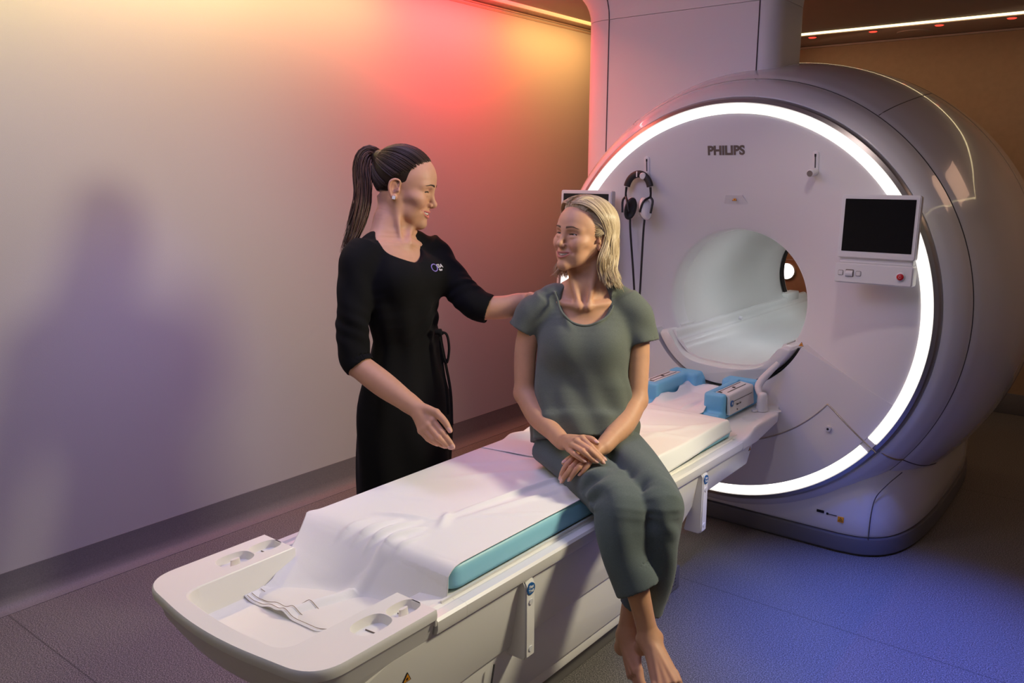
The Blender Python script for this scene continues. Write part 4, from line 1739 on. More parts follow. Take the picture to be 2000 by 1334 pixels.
V, F = S_.mesh(0.0042)
np_mesh('foam_cradle', relax(V, F, 2), F, M['blue_foam'], t)
for s in (-1, 1):
    prof = round_poly([(s * 0.202, z0 + 0.020), (s * 0.222, z0 + 0.018), (s * 0.214, z0 + 0.108), (s * 0.150, z0 + 0.114), (s * 0.146, z0 + 0.103), (s * 0.200, z0 + 0.098)],
                      [0.004, 0.010, 0.012, 0.004, 0.002, 0.004], 5)
    md = prism('coil_module', prof, 'y', -0.335, -0.075, M['white_satin'], t, bevel=0.004)
    # joint lines and label
    tube('module_joint', [np.array((s * x, y, z0 + z)) for x, y, z in ((0.160, -0.33, 0.1140), (0.160, -0.10, 0.1140))], 0.0012, M['seam'], md, 6)
    tube('module_joint', [np.array((s * x, y, z0 + z)) for x, y, z in ((0.190, -0.30, 0.1118), (0.190, -0.11, 0.1118))], 0.0014, M['grey_print'], md, 6)
    tube('module_joint', [np.array((s * x, y, z0 + z)) for x, y, z in ((0.2180, -0.30, 0.075), (0.2180, -0.10, 0.075))], 0.0012, M['seam'], md, 6)
    box('latch', (s * 0.176 - 0.006, -0.212, z0 + 0.1125), (s * 0.176 + 0.006, -0.198, z0 + 0.1145), M['ink'], md, 0.0005)
    box('printed_note', (s * 0.166 - 0.010, -0.331, z0 + 0.1135), (s * 0.166 + 0.010, -0.322, z0 + 0.1146), M['ink'], md, 0.0)
    V, F = tube_data([(s * 0.2195, -0.318, z0 + 0.070), (s * 0.2225, -0.318, z0 + 0.070)], [0.014, 0.014], 24)
    bd = from_pydata('round_badge', V, F, M['blue_badge'], md, True, 40)
    text_obj('badge_lettering', 'H', (s * 0.2228, -0.318, z0 + 0.070), (0, s, 0), (0, 0, 1), 0.016, M['white_print'], bd, 0.0003, bold=0.0004)
    text_obj('coil_lettering', 'Base Coil', (s * 0.2225, -0.250, z0 + 0.058), (0, s, 0), (0, 0, 1), 0.012, M['ink'], md, 0.0003, bold=0.0002)
    V, F = tube_data([(s * 0.221, -0.262, z0 + 0.034), (s * 0.2235, -0.262, z0 + 0.034)], [0.003, 0.003], 12)
    from_pydata('module_screw', V, F, M['seam'], md, True, 40)

# white cloth lying in the cradle
ny, nx = 70, 50
v = np.linspace(0, 1, ny)[:, None] * np.ones((1, nx))
u = np.ones((ny, 1)) * np.linspace(0, 1, nx)[None, :]
y = -0.475 + 0.43 * v + 0.03 * np.sin(u * PI) * (v - 0.5)
hwid = 0.125 - 0.040 * np.exp(-((v - 0.55) / 0.22) ** 2) + 0.012 * v
x = (u - 0.5) * 2 * hwid + 0.004
bowl = np.clip(1 - ((y + 0.20) / 0.16) ** 2, 0, 1)
ax_ = np.clip(np.abs(x) / 0.098, 0, 1)
z = z0 + 0.036 + 0.030 * np.clip((ax_ - 0.55) / 0.45, 0, 1) ** 1.5 * np.clip((y + 0.40) / 0.06, 0, 1)
z = z - 0.006 * np.clip((-0.375 - y) / 0.05, 0, 1) + 0.026 * np.clip((y + 0.13) / 0.07, 0, 1) * (1 - 0.3 * ax_)
z = z + np.maximum(0.0035 * vnoise(x * 4, y * 3, 21), -0.001) + crease(x, y, (0.03, -0.47), (0.06, -0.20), 0.012, 0.014) + crease(x, y, (-0.06, -0.40), (0.05, -0.10), 0.02, 0.008)
z = z + 0.010 * np.clip((-0.40 - y) / 0.05, 0, 1) * (0.5 + 0.5 * np.sin(u * 9))
o = sheet_grid('head_cloth', x, y, z, M['sheet_cool'], 0.0012)
tag(o, 'small creased white cloth lying in the blue head cradle', 'cloth')

# coil plug on the table corner
t = thing('coil_connector', 'white plug with a thick cable sleeve standing on the table corner beside the blue cradle', 'connector', (0.268, -0.10, 0.632))
px_, py_ = 0.268, -0.10
body = []
for zz, a in ((0.634, 0.026), (0.646, 0.026), (0.660, 0.0235), (0.690, 0.0225), (0.708, 0.0205), (0.716, 0.015), (0.719, 0.006)):
    body.append([(px_ + a * math.cos(q), py_ + a * 1.05 * math.sin(q), zz) for q in np.linspace(0, 2 * PI, 24, endpoint=False)])
loft('plug_body', body, M['white'], t, auto=60)
V, F = tube_data([(px_ - 0.02, py_ - 0.03, 0.634), (px_ - 0.02, py_ - 0.03, 0.643)], [0.018, 0.016], 20, flat=0.7)
from_pydata('plug_lever', V, F, M['white'], t, True, 40)
tube('cable_sleeve', [np.array(p) for p in ((px_ - 0.012, py_ + 0.005, 0.705), (px_ - 0.030, py_ + 0.035, 0.735), (px_ - 0.028, py_ + 0.060, 0.760), (0.262, 0.005, 0.800), (0.275, 0.035, 0.825))],
     [0.013, 0.017, 0.018, 0.0165, 0.013, 0.013], M['white_satin'], t, 14) if False else None
sl = catmull([(px_ - 0.014, py_ + 0.004, 0.702), (px_ - 0.034, py_ + 0.030, 0.733), (px_ - 0.026, py_ + 0.060, 0.765), (0.268, 0.000, 0.808), (0.284, 0.022, 0.832)], 5)
tube('cable_sleeve', sl, list(np.interp(np.linspace(0, 1, len(sl)), [0, 0.25, 0.5, 0.8, 1], [0.012, 0.017, 0.0165, 0.0145, 0.012])), M['white_satin'], t, 14)
# ------------------------------------------------------------------ faces
def face_ops(S, R, c, s, open_=1.0, ear=True, narrow=1.0):
    """a smiling woman's head in its own frame: x right, y forward, z up, origin between the ears at eye height"""
    S.frame(R, c, s)
    S.ell((0, -0.010, 0.029), (0.0715, 0.092, 0.083))
    S.ell((0, 0.030, -0.018), (0.0570, 0.0545, 0.074), 0.03)
    S.ell((0, 0.030, 0.035), (0.058, 0.056, 0.050), 0.03)
    for x in (-1, 1):
        S.chain([(x * 0.051, -0.002, -0.040), (x * 0.045, 0.010, -0.064), (x * 0.027, 0.050, -0.090), (x * 0.008, 0.072, -0.100)],
                [0.015, 0.0135, 0.0125, 0.012], 0.026)
        S.ell((x * 0.045, 0.052, -0.024), (0.022, 0.026, 0.017), 0.022)
        S.ell((x * 0.0365, 0.0655, -0.0370), (0.0200, 0.0180, 0.0160), 0.015)       # smiling cheek
        S.ell((x * 0.034, 0.046, -0.068), (0.019, 0.024, 0.022), 0.024)
    S.ell((0, 0.0765, -0.0990), (0.0160, 0.0130, 0.0125), 0.018)
    S.ell((0, 0.0600, -0.063), (0.031, 0.0315, 0.025), 0.020)                        # muzzle
    for x in (-1, 1):
        S.chain([(x * 0.010, 0.079, 0.0140), (x * 0.028, 0.0765, 0.0185), (x * 0.046, 0.063, 0.0150)], [0.007, 0.0085, 0.007], 0.016)
        S.ell((x * 0.0320, 0.0930, 0.0000), (0.0170, 0.0170, 0.0092), 0.013, 's')  # socket
    # nose
    S.chain([(0, 0.0790, 0.0150), (0, 0.0875, -0.006), (0, 0.0985, -0.0290)], [0.0070, 0.0070, 0.0082], 0.012)
    S.ell((0, 0.1030, -0.0345), (0.0092, 0.0088, 0.0085), 0.008)
    for x in (-1, 1):
        S.ell((x * 0.0118, 0.0910, -0.0390), (0.0068, 0.0085, 0.0068), 0.006)
    S.cap((0, 0.1005, -0.0410), (0, 0.0890, -0.0465), 0.0048, 0.0048, 0.005)
    for x in (-1, 1):
        S.ell((x * 0.0058, 0.0955, -0.0455), (0.0032, 0.0052, 0.0028), 0.002, 's')
    # lids: the ball of the eye under skin, then a narrow almond opening
    for x in (-1, 1):
        S.ell((x * 0.0315, 0.0665, -0.0005), (0.0138, 0.0138, 0.0132), 0.005)
        S.chain([(x * 0.0200, 0.0790, -0.0020), (x * 0.0315, 0.0835, -0.0005), (x * 0.0430, 0.0760, -0.0010)],
                [0.0008, 0.0033 * narrow, 0.0010], 0.0012, 's', scale=(1, 0.35, 1))
        # lower-lid cheek roll and crow's feet hollow
        S.chain([(x * 0.019, 0.0795, -0.0088), (x * 0.032, 0.0800, -0.0098), (x * 0.044, 0.0715, -0.0072)], [0.002, 0.0032, 0.002], 0.006)
        # smile fold
        S.chain([(x * 0.0175, 0.0905, -0.0405), (x * 0.0290, 0.0840, -0.0480), (x * 0.0365, 0.0765, -0.0580)],
                [0.0006, 0.0016, 0.0004], 0.012, 's')
    # open smile
    for x in (0,):
        S.chain([(-0.0285, 0.0755, -0.0590), (-0.0155, 0.0900, -0.0648), (0, 0.0945, -0.0672), (0.0155, 0.0900, -0.0648), (0.0285, 0.0755, -0.0590)],
                [0.0010, 0.0038 * open_, 0.0044 * open_, 0.0038 * open_, 0.0010], 0.0016, 's', scale=(1, 0.40, 1))
        S.chain([(-0.0305, 0.0730, -0.0578), (-0.0160, 0.0875, -0.0592), (-0.0045, 0.0922, -0.0598), (0, 0.0918, -0.0604), (0.0045, 0.0922, -0.0598), (0.0160, 0.0875, -0.0592), (0.0305, 0.0730, -0.0578)],
                [0.0010, 0.0024, 0.0030, 0.0028, 0.0030, 0.0024, 0.0010], 0.004)
        S.chain([(-0.0303, 0.0730, -0.0590), (-0.0160, 0.0875, -0.0712), (0, 0.0920, -0.0756), (0.0160, 0.0875, -0.0712), (0.0303, 0.0730, -0.0590)],
                [0.0010, 0.0030, 0.0038, 0.0030, 0.0010], 0.004)
    if ear:
        for x in (-1, 1):
            E = np.array([[0.93, 0.36 * x, 0.0], [-0.36 * x, 0.93, 0.12], [0.0, -0.12, 0.99]]).T
            S.ell((x * 0.0735, -0.0130, -0.0120), (0.0050, 0.0165, 0.0275), 0.004, rot=E)
            S.chain([(x * 0.0715, 0.000, -0.006), (x * 0.0750, 0.0005, 0.012), (x * 0.0800, -0.0120, 0.0160), (x * 0.0835, -0.0250, 0.0070),
                     (x * 0.0812, -0.0260, -0.0140), (x * 0.0765, -0.0150, -0.0360)], [0.003, 0.0032, 0.0036, 0.0036, 0.0034, 0.0040], 0.003)
            S.ell((x * 0.0755, -0.0060, -0.0370), (0.0050, 0.0085, 0.0080), 0.005)
            S.ell((x * 0.0832, -0.0100, -0.0100), (0.0085, 0.0080, 0.0130), 0.003, 's')
            S.ell((x * 0.0765, 0.0030, -0.0140), (0.0050, 0.0040, 0.0070), 0.004)
    S.frame()
    return S


LIP_U = np.array(catmull([(-0.0305, 0.0735, -0.0580), (-0.0160, 0.0890, -0.0598), (0, 0.0940, -0.0608), (0.0160, 0.0890, -0.0598), (0.0305, 0.0735, -0.0580)], 8))
LIP_L = np.array(catmull([(-0.0303, 0.0735, -0.0590), (-0.0160, 0.0895, -0.0708), (0, 0.0945, -0.0748), (0.0160, 0.0895, -0.0708), (0.0303, 0.0735, -0.0590)], 8))


def near(P, Q):
    d = np.full(len(P), 1e9)
    for q in Q:
        d = np.minimum(d, ((P - q) ** 2).sum(1))
    return np.sqrt(d)


def face_tint(V, R, c, s, skin, lip, brow, rosy):
    P = (V - np.array(c)) @ np.array(R) / s
    col = np.ones((len(V), 3)) * np.array(skin)
    f = P[:, 1] > 0.05
    q = P[f]
    cc = col[f]
    cheek = np.exp(-(((np.abs(q[:, 0]) - 0.038) / 0.018) ** 2 + ((q[:, 2] + 0.040) / 0.018) ** 2))[:, None]
    cc = cc * (1 - 0.35 * cheek) + np.array(rosy) * 0.35 * cheek
    m = np.clip(1 - (np.minimum(near(q, LIP_U), near(q, LIP_L)) - 0.0030) / 0.0016, 0, 1)[:, None]
    cc = cc * (1 - m) + np.array(lip) * m
    # brow hair colour in a tapering arc
    a = np.abs(q[:, 0])
    zb = 0.0195 + 0.0035 * np.sin(np.clip((a - 0.012) / 0.036, 0, 1) * PI * 0.75) - 0.0030 * np.clip((a - 0.036) / 0.012, 0, 1)
    wd = 0.0036 * np.clip(1.15 - (a - 0.012) / 0.040, 0.2, 1)
    m = (np.clip(1.3 - np.abs(q[:, 2] - zb) / wd, 0, 1) * np.clip((a - 0.011) / 0.003, 0, 1) * np.clip((0.052 - a) / 0.004, 0, 1))[:, None] * 0.92
    cc = cc * (1 - m) + np.array(brow) * m
    # dark lash line along the eye opening
    e = np.array(catmull([(0.0195, 0.0795, -0.0012), (0.0315, 0.0840, 0.0012), (0.0440, 0.0745, -0.0004)], 8))
    q2 = q.copy()
    q2[:, 0] = a
    d = np.sqrt(np.min([((q2[:, [0, 2]] - p[[0, 2]]) ** 2).sum(1) for p in e], 0))
    m = np.clip(1.3 - d / 0.0021, 0, 1)[:, None] * 0.95
    cc = cc * (1 - m) + np.array((0.03, 0.018, 0.014)) * m
    # inside of the mouth
    m = ((np.abs(q[:, 0]) < 0.024) & (q[:, 2] < -0.061) & (q[:, 2] > -0.073) & (q[:, 1] < 0.082 - 8.0 * q[:, 0] ** 2))[:, None]
    cc = np.where(m, np.array((0.12, 0.02, 0.02)), cc)
    col[f] = cc
    return col


M['eye_white'] = mat('eye_white', (0.75, 0.72, 0.70), 0.15)
M['tooth'] = mat('tooth_enamel', (0.80, 0.77, 0.70), 0.2)


def iris_mat(name, col):
    m = mat(name, (0.75, 0.72, 0.70), 0.08, coat=0.5)
    nt = m.node_tree
    b = nt.nodes['Principled BSDF']
    a = nt.nodes.new('ShaderNodeAttribute')
    a.attribute_name = 'tint'
    nt.links.new(a.outputs['Color'], b.inputs['Base Color'])
    return m


M['iris_brown'] = iris_mat('brown_eye', None)


def eyes_and_teeth(R, c, s, gaze, iris, parent):
    R = np.array(R)
    c = np.array(c)
    for x in (-1, 1):
        V, F = [], []
        n, k = 18, 24
        g = np.array(gaze, float)
        g /= np.linalg.norm(g)
        a = np.cross(g, (0, 0, 1.0))
        a /= np.linalg.norm(a)
        b = np.cross(a, g)
        col = []
        for i in range(n + 1):
            t = PI * i / n
            for j in range(k):
                p = 2 * PI * j / k
                V.append(np.array((x * 0.0315, 0.0663, -0.0005)) + 0.0126 * (math.cos(t) * g + math.sin(t) * (math.cos(p) * a + math.sin(p) * b)))
                deg = math.degrees(t)
                col.append((0.005, 0.005, 0.005) if deg < 12 else (iris if deg < 37 else (0.50, 0.46, 0.44)))
        for i in range(n):
            for j in range(k):
                F.append((i * k + j, i * k + (j + 1) % k, (i + 1) * k + (j + 1) % k, (i + 1) * k + j))
        np_mesh('eye', np.array(V) @ R.T * s + c, np.array(F), M['iris_brown'], parent, np.array(col))
    # upper row of teeth as one arc with grooves
    V, F = [], []
    n = 81
    rows = [(-0.0585, 0.0000), (-0.0615, 0.0008), (-0.0655, 0.0010), (-0.0690, 0.0006), (-0.0703, -0.0008), (-0.0700, -0.0030)]
    for i in range(n):
        u = -1 + 2 * i / (n - 1)
        x = 0.0265 * u
        y = 0.0895 - 0.0150 * u * u
        gr = abs(math.sin(u * PI * 3.5 + PI / 2)) if True else 1
        gv = 0.0009 * math.exp(-((((u * 4.0) % 1.0) - 0.0) / 0.06) ** 2) + 0.0009 * math.exp(-((((u * 4.0) % 1.0) - 1.0) / 0.06) ** 2)
        ln = 1 - 0.25 * abs(u)
        for z, dy in rows:
            V.append((x, y + dy - gv, -0.0585 + (z + 0.0585) * ln + 0.0055 * u * u))
    k = len(rows)
    for i in range(n - 1):
        for j in range(k - 1):
            F.append((i * k + j, (i + 1) * k + j, (i + 1) * k + j + 1, i * k + j + 1))
    np_mesh('teeth', np.array(V) @ R.T * s + c, np.array(F), M['tooth'], parent)


def brows_and_lashes(B, R, c, s, colr, parent, lash=1.0):
    """eyebrow hairs and lash lines laid on the skin"""
    R = np.array(R)
    c = np.array(c)

    def on_skin(x, z, lift):
        p = c + R @ np.array((x, 0.13, z)) * s
        h = bisect_out(B, p, -R[:, 1], 0.09 * s, 70)
        return None if h is None else h + R[:, 1] * lift * s
    for sd in (-1, 1):
        cv, rd = [], []
        rng = np.random.RandomState(4)
        for i in range(46):
            a = 0.0115 + 0.0365 * i / 45
            zb = 0.0190 + 0.0042 * math.sin(min(1, (a - 0.011) / 0.036) * PI * 0.72) - 0.0035 * max(0, (a - 0.036) / 0.012)
            wd = 0.0030 * (1.1 - 0.85 * i / 45)
            for q in (-0.8, -0.25, 0.3, 0.8):
                z0 = zb + wd * q
                p0, p1 = on_skin(sd * a, z0, 0.0003), on_skin(sd * (a + 0.0045), z0 + 0.0012 - 0.0012 * q - 0.0018 * i / 45, 0.0006)
                if p0 is not None and p1 is not None:
                    cv.append([p0, (p0 + p1) / 2 + R[:, 1] * 0.0003, p1])
                    rd.append(0.00068 * s)
        strands('eyebrow', cv, rd, np.array(colr) * 0.7, np.array(colr) * 1.2, M['brow_hair'], parent, 4, 2, 1.0)
        ln = []
        for k in range(17):
            t_ = k / 16
            x = 0.0190 + 0.0265 * t_
            z = -0.0012 + 0.0036 * math.sin(t_ * PI) * 0.75 - 0.0010 * t_
            p = on_skin(sd * x, z, 0.0004)
            if p is not None:
                ln.append(p)
        if len(ln) > 5:
            tube('eyelash', ln, [0.0006 * s + 0.0007 * s * lash * math.sin(min(1, (i + 1) / len(ln)) * PI * 0.8) for i in range(len(ln))], M['lash'], parent, 6)


M['lash'] = mat('dark_lashes', (0.012, 0.008, 0.006), 0.6)
# joints of the two figures, metres in room coordinates
SEAT = {
    'head': (0.0423, -1.2308, 1.4616), 'nk0': (0.0508, -1.2055, 1.3800), 'nk1': (0.0531, -1.2276, 1.2847), 'nk2': (0.0557, -1.2346, 1.1964),
    'pit': (0.0974, -1.3048, 1.2250), 'stL0': (0.0875, -1.2114, 1.3967), 'stR0': (0.0128, -1.2676, 1.3558), 'stL1': (0.1107, -1.2939, 1.2268),
    'stR1': (0.0837, -1.3090, 1.2259), 'clL': (0.1916, -1.1886, 1.2628), 'clR': (-0.0581, -1.3469, 1.2624), 'ch0': (0.0338, -1.2048, 1.2808),
    'ch1': (0.0503, -1.2263, 1.1949), 'ch2': (0.0724, -1.2518, 1.0747), 'ch3': (0.0898, -1.2728, 0.9357), 'ch4': (0.1200, -1.3125, 0.7852),
    'Rsh': (-0.0884, -1.3347, 1.1992), 'Rua': (-0.0985, -1.3664, 1.0523), 'Rel': (-0.0841, -1.3892, 0.9157), 'Rfa': (0.0021, -1.4264, 0.8585),
    'Rwr': (0.1580, -1.4995, 0.8160), 'Lsh': (0.2067, -1.1499, 1.2140), 'Lua': (0.2302, -1.1562, 1.0624), 'Lel': (0.2557, -1.2005, 0.9087),
    'Lfa': (0.2666, -1.2966, 0.8532), 'Lwr': (0.2788, -1.4442, 0.8115), 't_hem': (0.1356, -1.3420, 0.7738), 't_1': (0.1261, -1.3288, 0.8050),
    't_2': (0.1064, -1.3017, 0.8715), 't_3': (0.0881, -1.2779, 0.9728), 't_4': (0.0764, -1.2611, 1.0767), 't_5': (0.0642, -1.2428, 1.1625),
    't_6': (0.0477, -1.2204, 1.2263), 't_7': (0.0366, -1.2053, 1.2703), 'Rs0': (-0.0560, -1.3134, 1.2340), 'Rs1': (-0.0901, -1.3382, 1.1905),
    'Rs2': (-0.1153, -1.3601, 1.1310), 'Ls0': (0.1700, -1.1581, 1.2451), 'Ls1': (0.2111, -1.1457, 1.1909), 'Ls2': (0.2445, -1.1488, 1.0989),
    'trapR': (-0.0317, -1.2846, 1.2724), 'trapL': (0.1305, -1.1689, 1.2747), 'scoop': (0.1106, -1.3143, 1.2757), 'pel0': (0.1084, -1.2951, 0.7879),
    'pel1': (0.1269, -1.3209, 0.7300), 'Rhip': (0.0534, -1.3660, 0.7298), 'Rth': (0.2307, -1.4684, 0.7213), 'Rkn': (0.4167, -1.5803, 0.6988),
    'Rk2': (0.4488, -1.6130, 0.6483), 'Rlg': (0.4739, -1.6232, 0.5542), 'Rhem': (0.5194, -1.6216, 0.4689), 'Lhip': (0.2043, -1.2676, 0.7509),
    'Lth': (0.3524, -1.3692, 0.7334), 'Lkn': (0.5014, -1.4929, 0.7027), 'Lk2': (0.5235, -1.5161, 0.6442), 'Llg': (0.5203, -1.5190, 0.5127),
    'Lhem': (0.4881, -1.5419, 0.3670), 'Rsn0': (0.4695, -1.6155, 0.5986), 'Rsn1': (0.5200, -1.6186, 0.4532), 'Rsn2': (0.5412, -1.6144, 0.3768),
    'Rank': (0.5564, -1.6099, 0.3208), 'Lsn0': (0.4904, -1.5036, 0.5648), 'Lsn1': (0.4615, -1.5353, 0.3995), 'Lsn2': (0.4510, -1.5434, 0.3222),
    'Lank': (0.4476, -1.5466, 0.2688), 'Rheel': (0.5233, -1.5781, 0.2669), 'Rinst': (0.6017, -1.6406, 0.2884), 'Rball': (0.6598, -1.6837, 0.2441),
    'RballI': (0.6269, -1.7000, 0.2308), 'RballO': (0.6864, -1.6551, 0.2484), 'Lheel': (0.4291, -1.5430, 0.2113), 'Linst': (0.4792, -1.5726, 0.2201),
    'Lball': (0.5121, -1.6082, 0.1818), 'LballI': (0.5327, -1.6143, 0.1965), 'LballO': (0.4987, -1.5965, 0.1671), 'R_i0': (0.2481, -1.5232, 0.8521),
    'R_i1': (0.2882, -1.5344, 0.8365), 'R_i2': (0.3128, -1.5248, 0.8127), 'R_i3': (0.3255, -1.5146, 0.7978), 'R_m0': (0.2381, -1.5396, 0.8441),
    'R_m1': (0.2937, -1.5511, 0.8304), 'R_m2': (0.3166, -1.5363, 0.8066), 'R_m3': (0.3264, -1.5247, 0.7907), 'R_r0': (0.2282, -1.5502, 0.8330),
    'R_r1': (0.2778, -1.5669, 0.8278), 'R_r2': (0.3015, -1.5535, 0.8063), 'R_r3': (0.3132, -1.5421, 0.7942), 'R_l0': (0.2197, -1.5543, 0.8173),
    'R_l1': (0.2554, -1.5783, 0.8161), 'R_l2': (0.2749, -1.5758, 0.8064), 'R_l3': (0.2871, -1.5684, 0.7972), 'R_t0': (0.1927, -1.5128, 0.8350),
    'R_t1': (0.2334, -1.4920, 0.8414), 'R_t2': (0.2659, -1.4976, 0.8460), 'R_t3': (0.2889, -1.5005, 0.8397), 'L_i0': (0.2392, -1.5368, 0.8000),
    'L_i1': (0.2314, -1.5812, 0.7767), 'L_i2': (0.2247, -1.5960, 0.7542), 'L_i3': (0.2225, -1.6020, 0.7370), 'L_m0': (0.2602, -1.5335, 0.7986),
    'L_m1': (0.2518, -1.5856, 0.7725), 'L_m2': (0.2400, -1.6011, 0.7476), 'L_m3': (0.2324, -1.6063, 0.7306), 'L_r0': (0.2770, -1.5271, 0.7972),
    'L_r1': (0.2743, -1.5768, 0.7784), 'L_r2': (0.2607, -1.5897, 0.7541), 'L_r3': (0.2520, -1.5944, 0.7368), 'L_l0': (0.2893, -1.5170, 0.7989),
    'L_l1': (0.2942, -1.5558, 0.7838), 'L_l2': (0.2857, -1.5708, 0.7661), 'L_l3': (0.2775, -1.5764, 0.7542), 'L_t0': (0.2458, -1.4796, 0.8000),
    'L_t1': (0.2172, -1.5124, 0.7854), 'L_t2': (0.2117, -1.5443, 0.7791), 'L_t3': (0.2085, -1.5650, 0.7739),
}
SEAT = {k: np.array(v) for k, v in SEAT.items()}
STAND = {
    'head': (-0.5153, -1.5267, 1.6242), 'nk0': (-0.5421, -1.5496, 1.5656), 'nk1': (-0.5471, -1.5690, 1.5036), 'nk2': (-0.5430, -1.5729, 1.4232),
    'pit': (-0.4420, -1.5894, 1.4276), 'stR0': (-0.4897, -1.5972, 1.5728), 'stR1': (-0.4526, -1.5986, 1.4241), 'stL0': (-0.5001, -1.4887, 1.5203),
    'stL1': (-0.4399, -1.5741, 1.4304), 'clR': (-0.5074, -1.7183, 1.4041), 'clL': (-0.4623, -1.4436, 1.4255), 'Rsh': (-0.5205, -1.7461, 1.3863),
    'Rua': (-0.4947, -1.7962, 1.2085), 'Rel': (-0.4700, -1.8178, 1.0440), 'Rfa': (-0.3593, -1.8027, 0.9882), 'Rwr': (-0.2159, -1.7896, 0.9254),
    'Lsh': (-0.4846, -1.4183, 1.3895), 'Lua': (-0.3674, -1.4191, 1.2756), 'Lel': (-0.2662, -1.4165, 1.2001), 'Lfa': (-0.1973, -1.3611, 1.2041),
    'Lwr': (-0.1433, -1.3130, 1.2257), 'd0': (-0.5352, -1.5472, 1.4493), 'd1': (-0.5285, -1.5553, 1.3958), 'd2': (-0.4925, -1.5830, 1.3010),
    'd3': (-0.4718, -1.5909, 1.2039), 'd4': (-0.4848, -1.5658, 1.1073), 'd5': (-0.4952, -1.5582, 1.0111), 'd6': (-0.5050, -1.5580, 0.8569),
    'd7': (-0.5099, -1.5549, 0.6992), 'd8': (-0.5151, -1.5511, 0.4566), 'd9': (-0.5152, -1.5551, 0.2102), 'scoop': (-0.4420, -1.6034, 1.4494),
    'Rs0': (-0.5238, -1.7032, 1.4126), 'Rs1': (-0.5206, -1.7513, 1.3660), 'Rs2': (-0.4947, -1.7962, 1.2085), 'Rs3': (-0.4765, -1.8154, 1.0742),
    'Rs4': (-0.4446, -1.8139, 1.0313), 'Ls0': (-0.4937, -1.4456, 1.4129), 'Ls1': (-0.4730, -1.4200, 1.3717), 'Ls2': (-0.3671, -1.4194, 1.2738),
    'Ls3': (-0.2905, -1.4187, 1.2163), 'Ls4': (-0.2375, -1.3946, 1.1968), 'bust': (-0.3872, -1.5634, 1.2807), 'bustR': (-0.3844, -1.6646, 1.2822),
    'knot': (-0.3548, -1.5258, 1.1207), 'R_i0': (-0.1369, -1.7924, 0.8983), 'R_i1': (-0.0963, -1.7939, 0.8679), 'R_i2': (-0.0748, -1.7869, 0.8438),
    'R_i3': (-0.0626, -1.7815, 0.8265), 'R_m0': (-0.1417, -1.8063, 0.8838), 'R_m1': (-0.0998, -1.8067, 0.8537), 'R_m2': (-0.0824, -1.7952, 0.8343),
    'R_m3': (-0.0717, -1.7858, 0.8224), 'R_r0': (-0.1540, -1.8123, 0.8728), 'R_r1': (-0.1185, -1.8104, 0.8458), 'R_r2': (-0.1049, -1.7971, 0.8301),
    'R_r3': (-0.0958, -1.7858, 0.8207), 'R_l0': (-0.1701, -1.8144, 0.8634), 'R_l1': (-0.1426, -1.8108, 0.8427), 'R_l2': (-0.1319, -1.7990, 0.8301),
    'R_l3': (-0.1255, -1.7894, 0.8222), 'R_t0': (-0.1843, -1.7891, 0.9310), 'R_t1': (-0.1325, -1.7825, 0.9237), 'R_t2': (-0.0989, -1.7811, 0.9011),
    'R_t3': (-0.0763, -1.7801, 0.8752), 'L_i0': (-0.1072, -1.2985, 1.2475), 'L_i1': (-0.0879, -1.2946, 1.2542), 'L_i2': (-0.0672, -1.2985, 1.2511),
    'L_i3': (-0.0490, -1.3053, 1.2445), 'L_m0': (-0.1149, -1.2879, 1.2365), 'L_m1': (-0.0984, -1.2739, 1.2402), 'L_m2': (-0.0833, -1.2701, 1.2339),
    'L_m3': (-0.0720, -1.2701, 1.2240), 'L_r0': (-0.1210, -1.2827, 1.2244), 'L_r1': (-0.1083, -1.2663, 1.2238), 'L_r2': (-0.0948, -1.2600, 1.2170),
    'L_r3': (-0.0846, -1.2584, 1.2069), 'L_l0': (-0.1254, -1.2826, 1.2130), 'L_l1': (-0.1167, -1.2669, 1.2065), 'L_l2': (-0.1072, -1.2612, 1.1995),
    'L_l3': (-0.0984, -1.2577, 1.1907), 'L_t0': (-0.1316, -1.3137, 1.2378), 'L_t1': (-0.1063, -1.3295, 1.2508), 'L_t2': (-0.0858, -1.3390, 1.2519),
    'L_t3': (-0.0673, -1.3459, 1.2437),
}
STAND = {k: np.array(v) for k, v in STAND.items()}
LOGO = (-0.3839, -1.5196, 1.3413)
PONY = [np.array((-0.5887, -1.5471, 1.7228)), np.array((-0.5985, -1.5670, 1.7260)), np.array((-0.6163, -1.5911, 1.7379)), np.array((-0.6234, -1.6137, 1.7217)), np.array((-0.6213, -1.6290, 1.6796)), np.array((-0.6081, -1.6382, 1.6273)), np.array((-0.5986, -1.6511, 1.5716)), np.array((-0.5973, -1.6709, 1.5143)), np.array((-0.5969, -1.6965, 1.4627)), np.array((-0.5921, -1.7300, 1.4175)), np.array((-0.5942, -1.7547, 1.3771))]
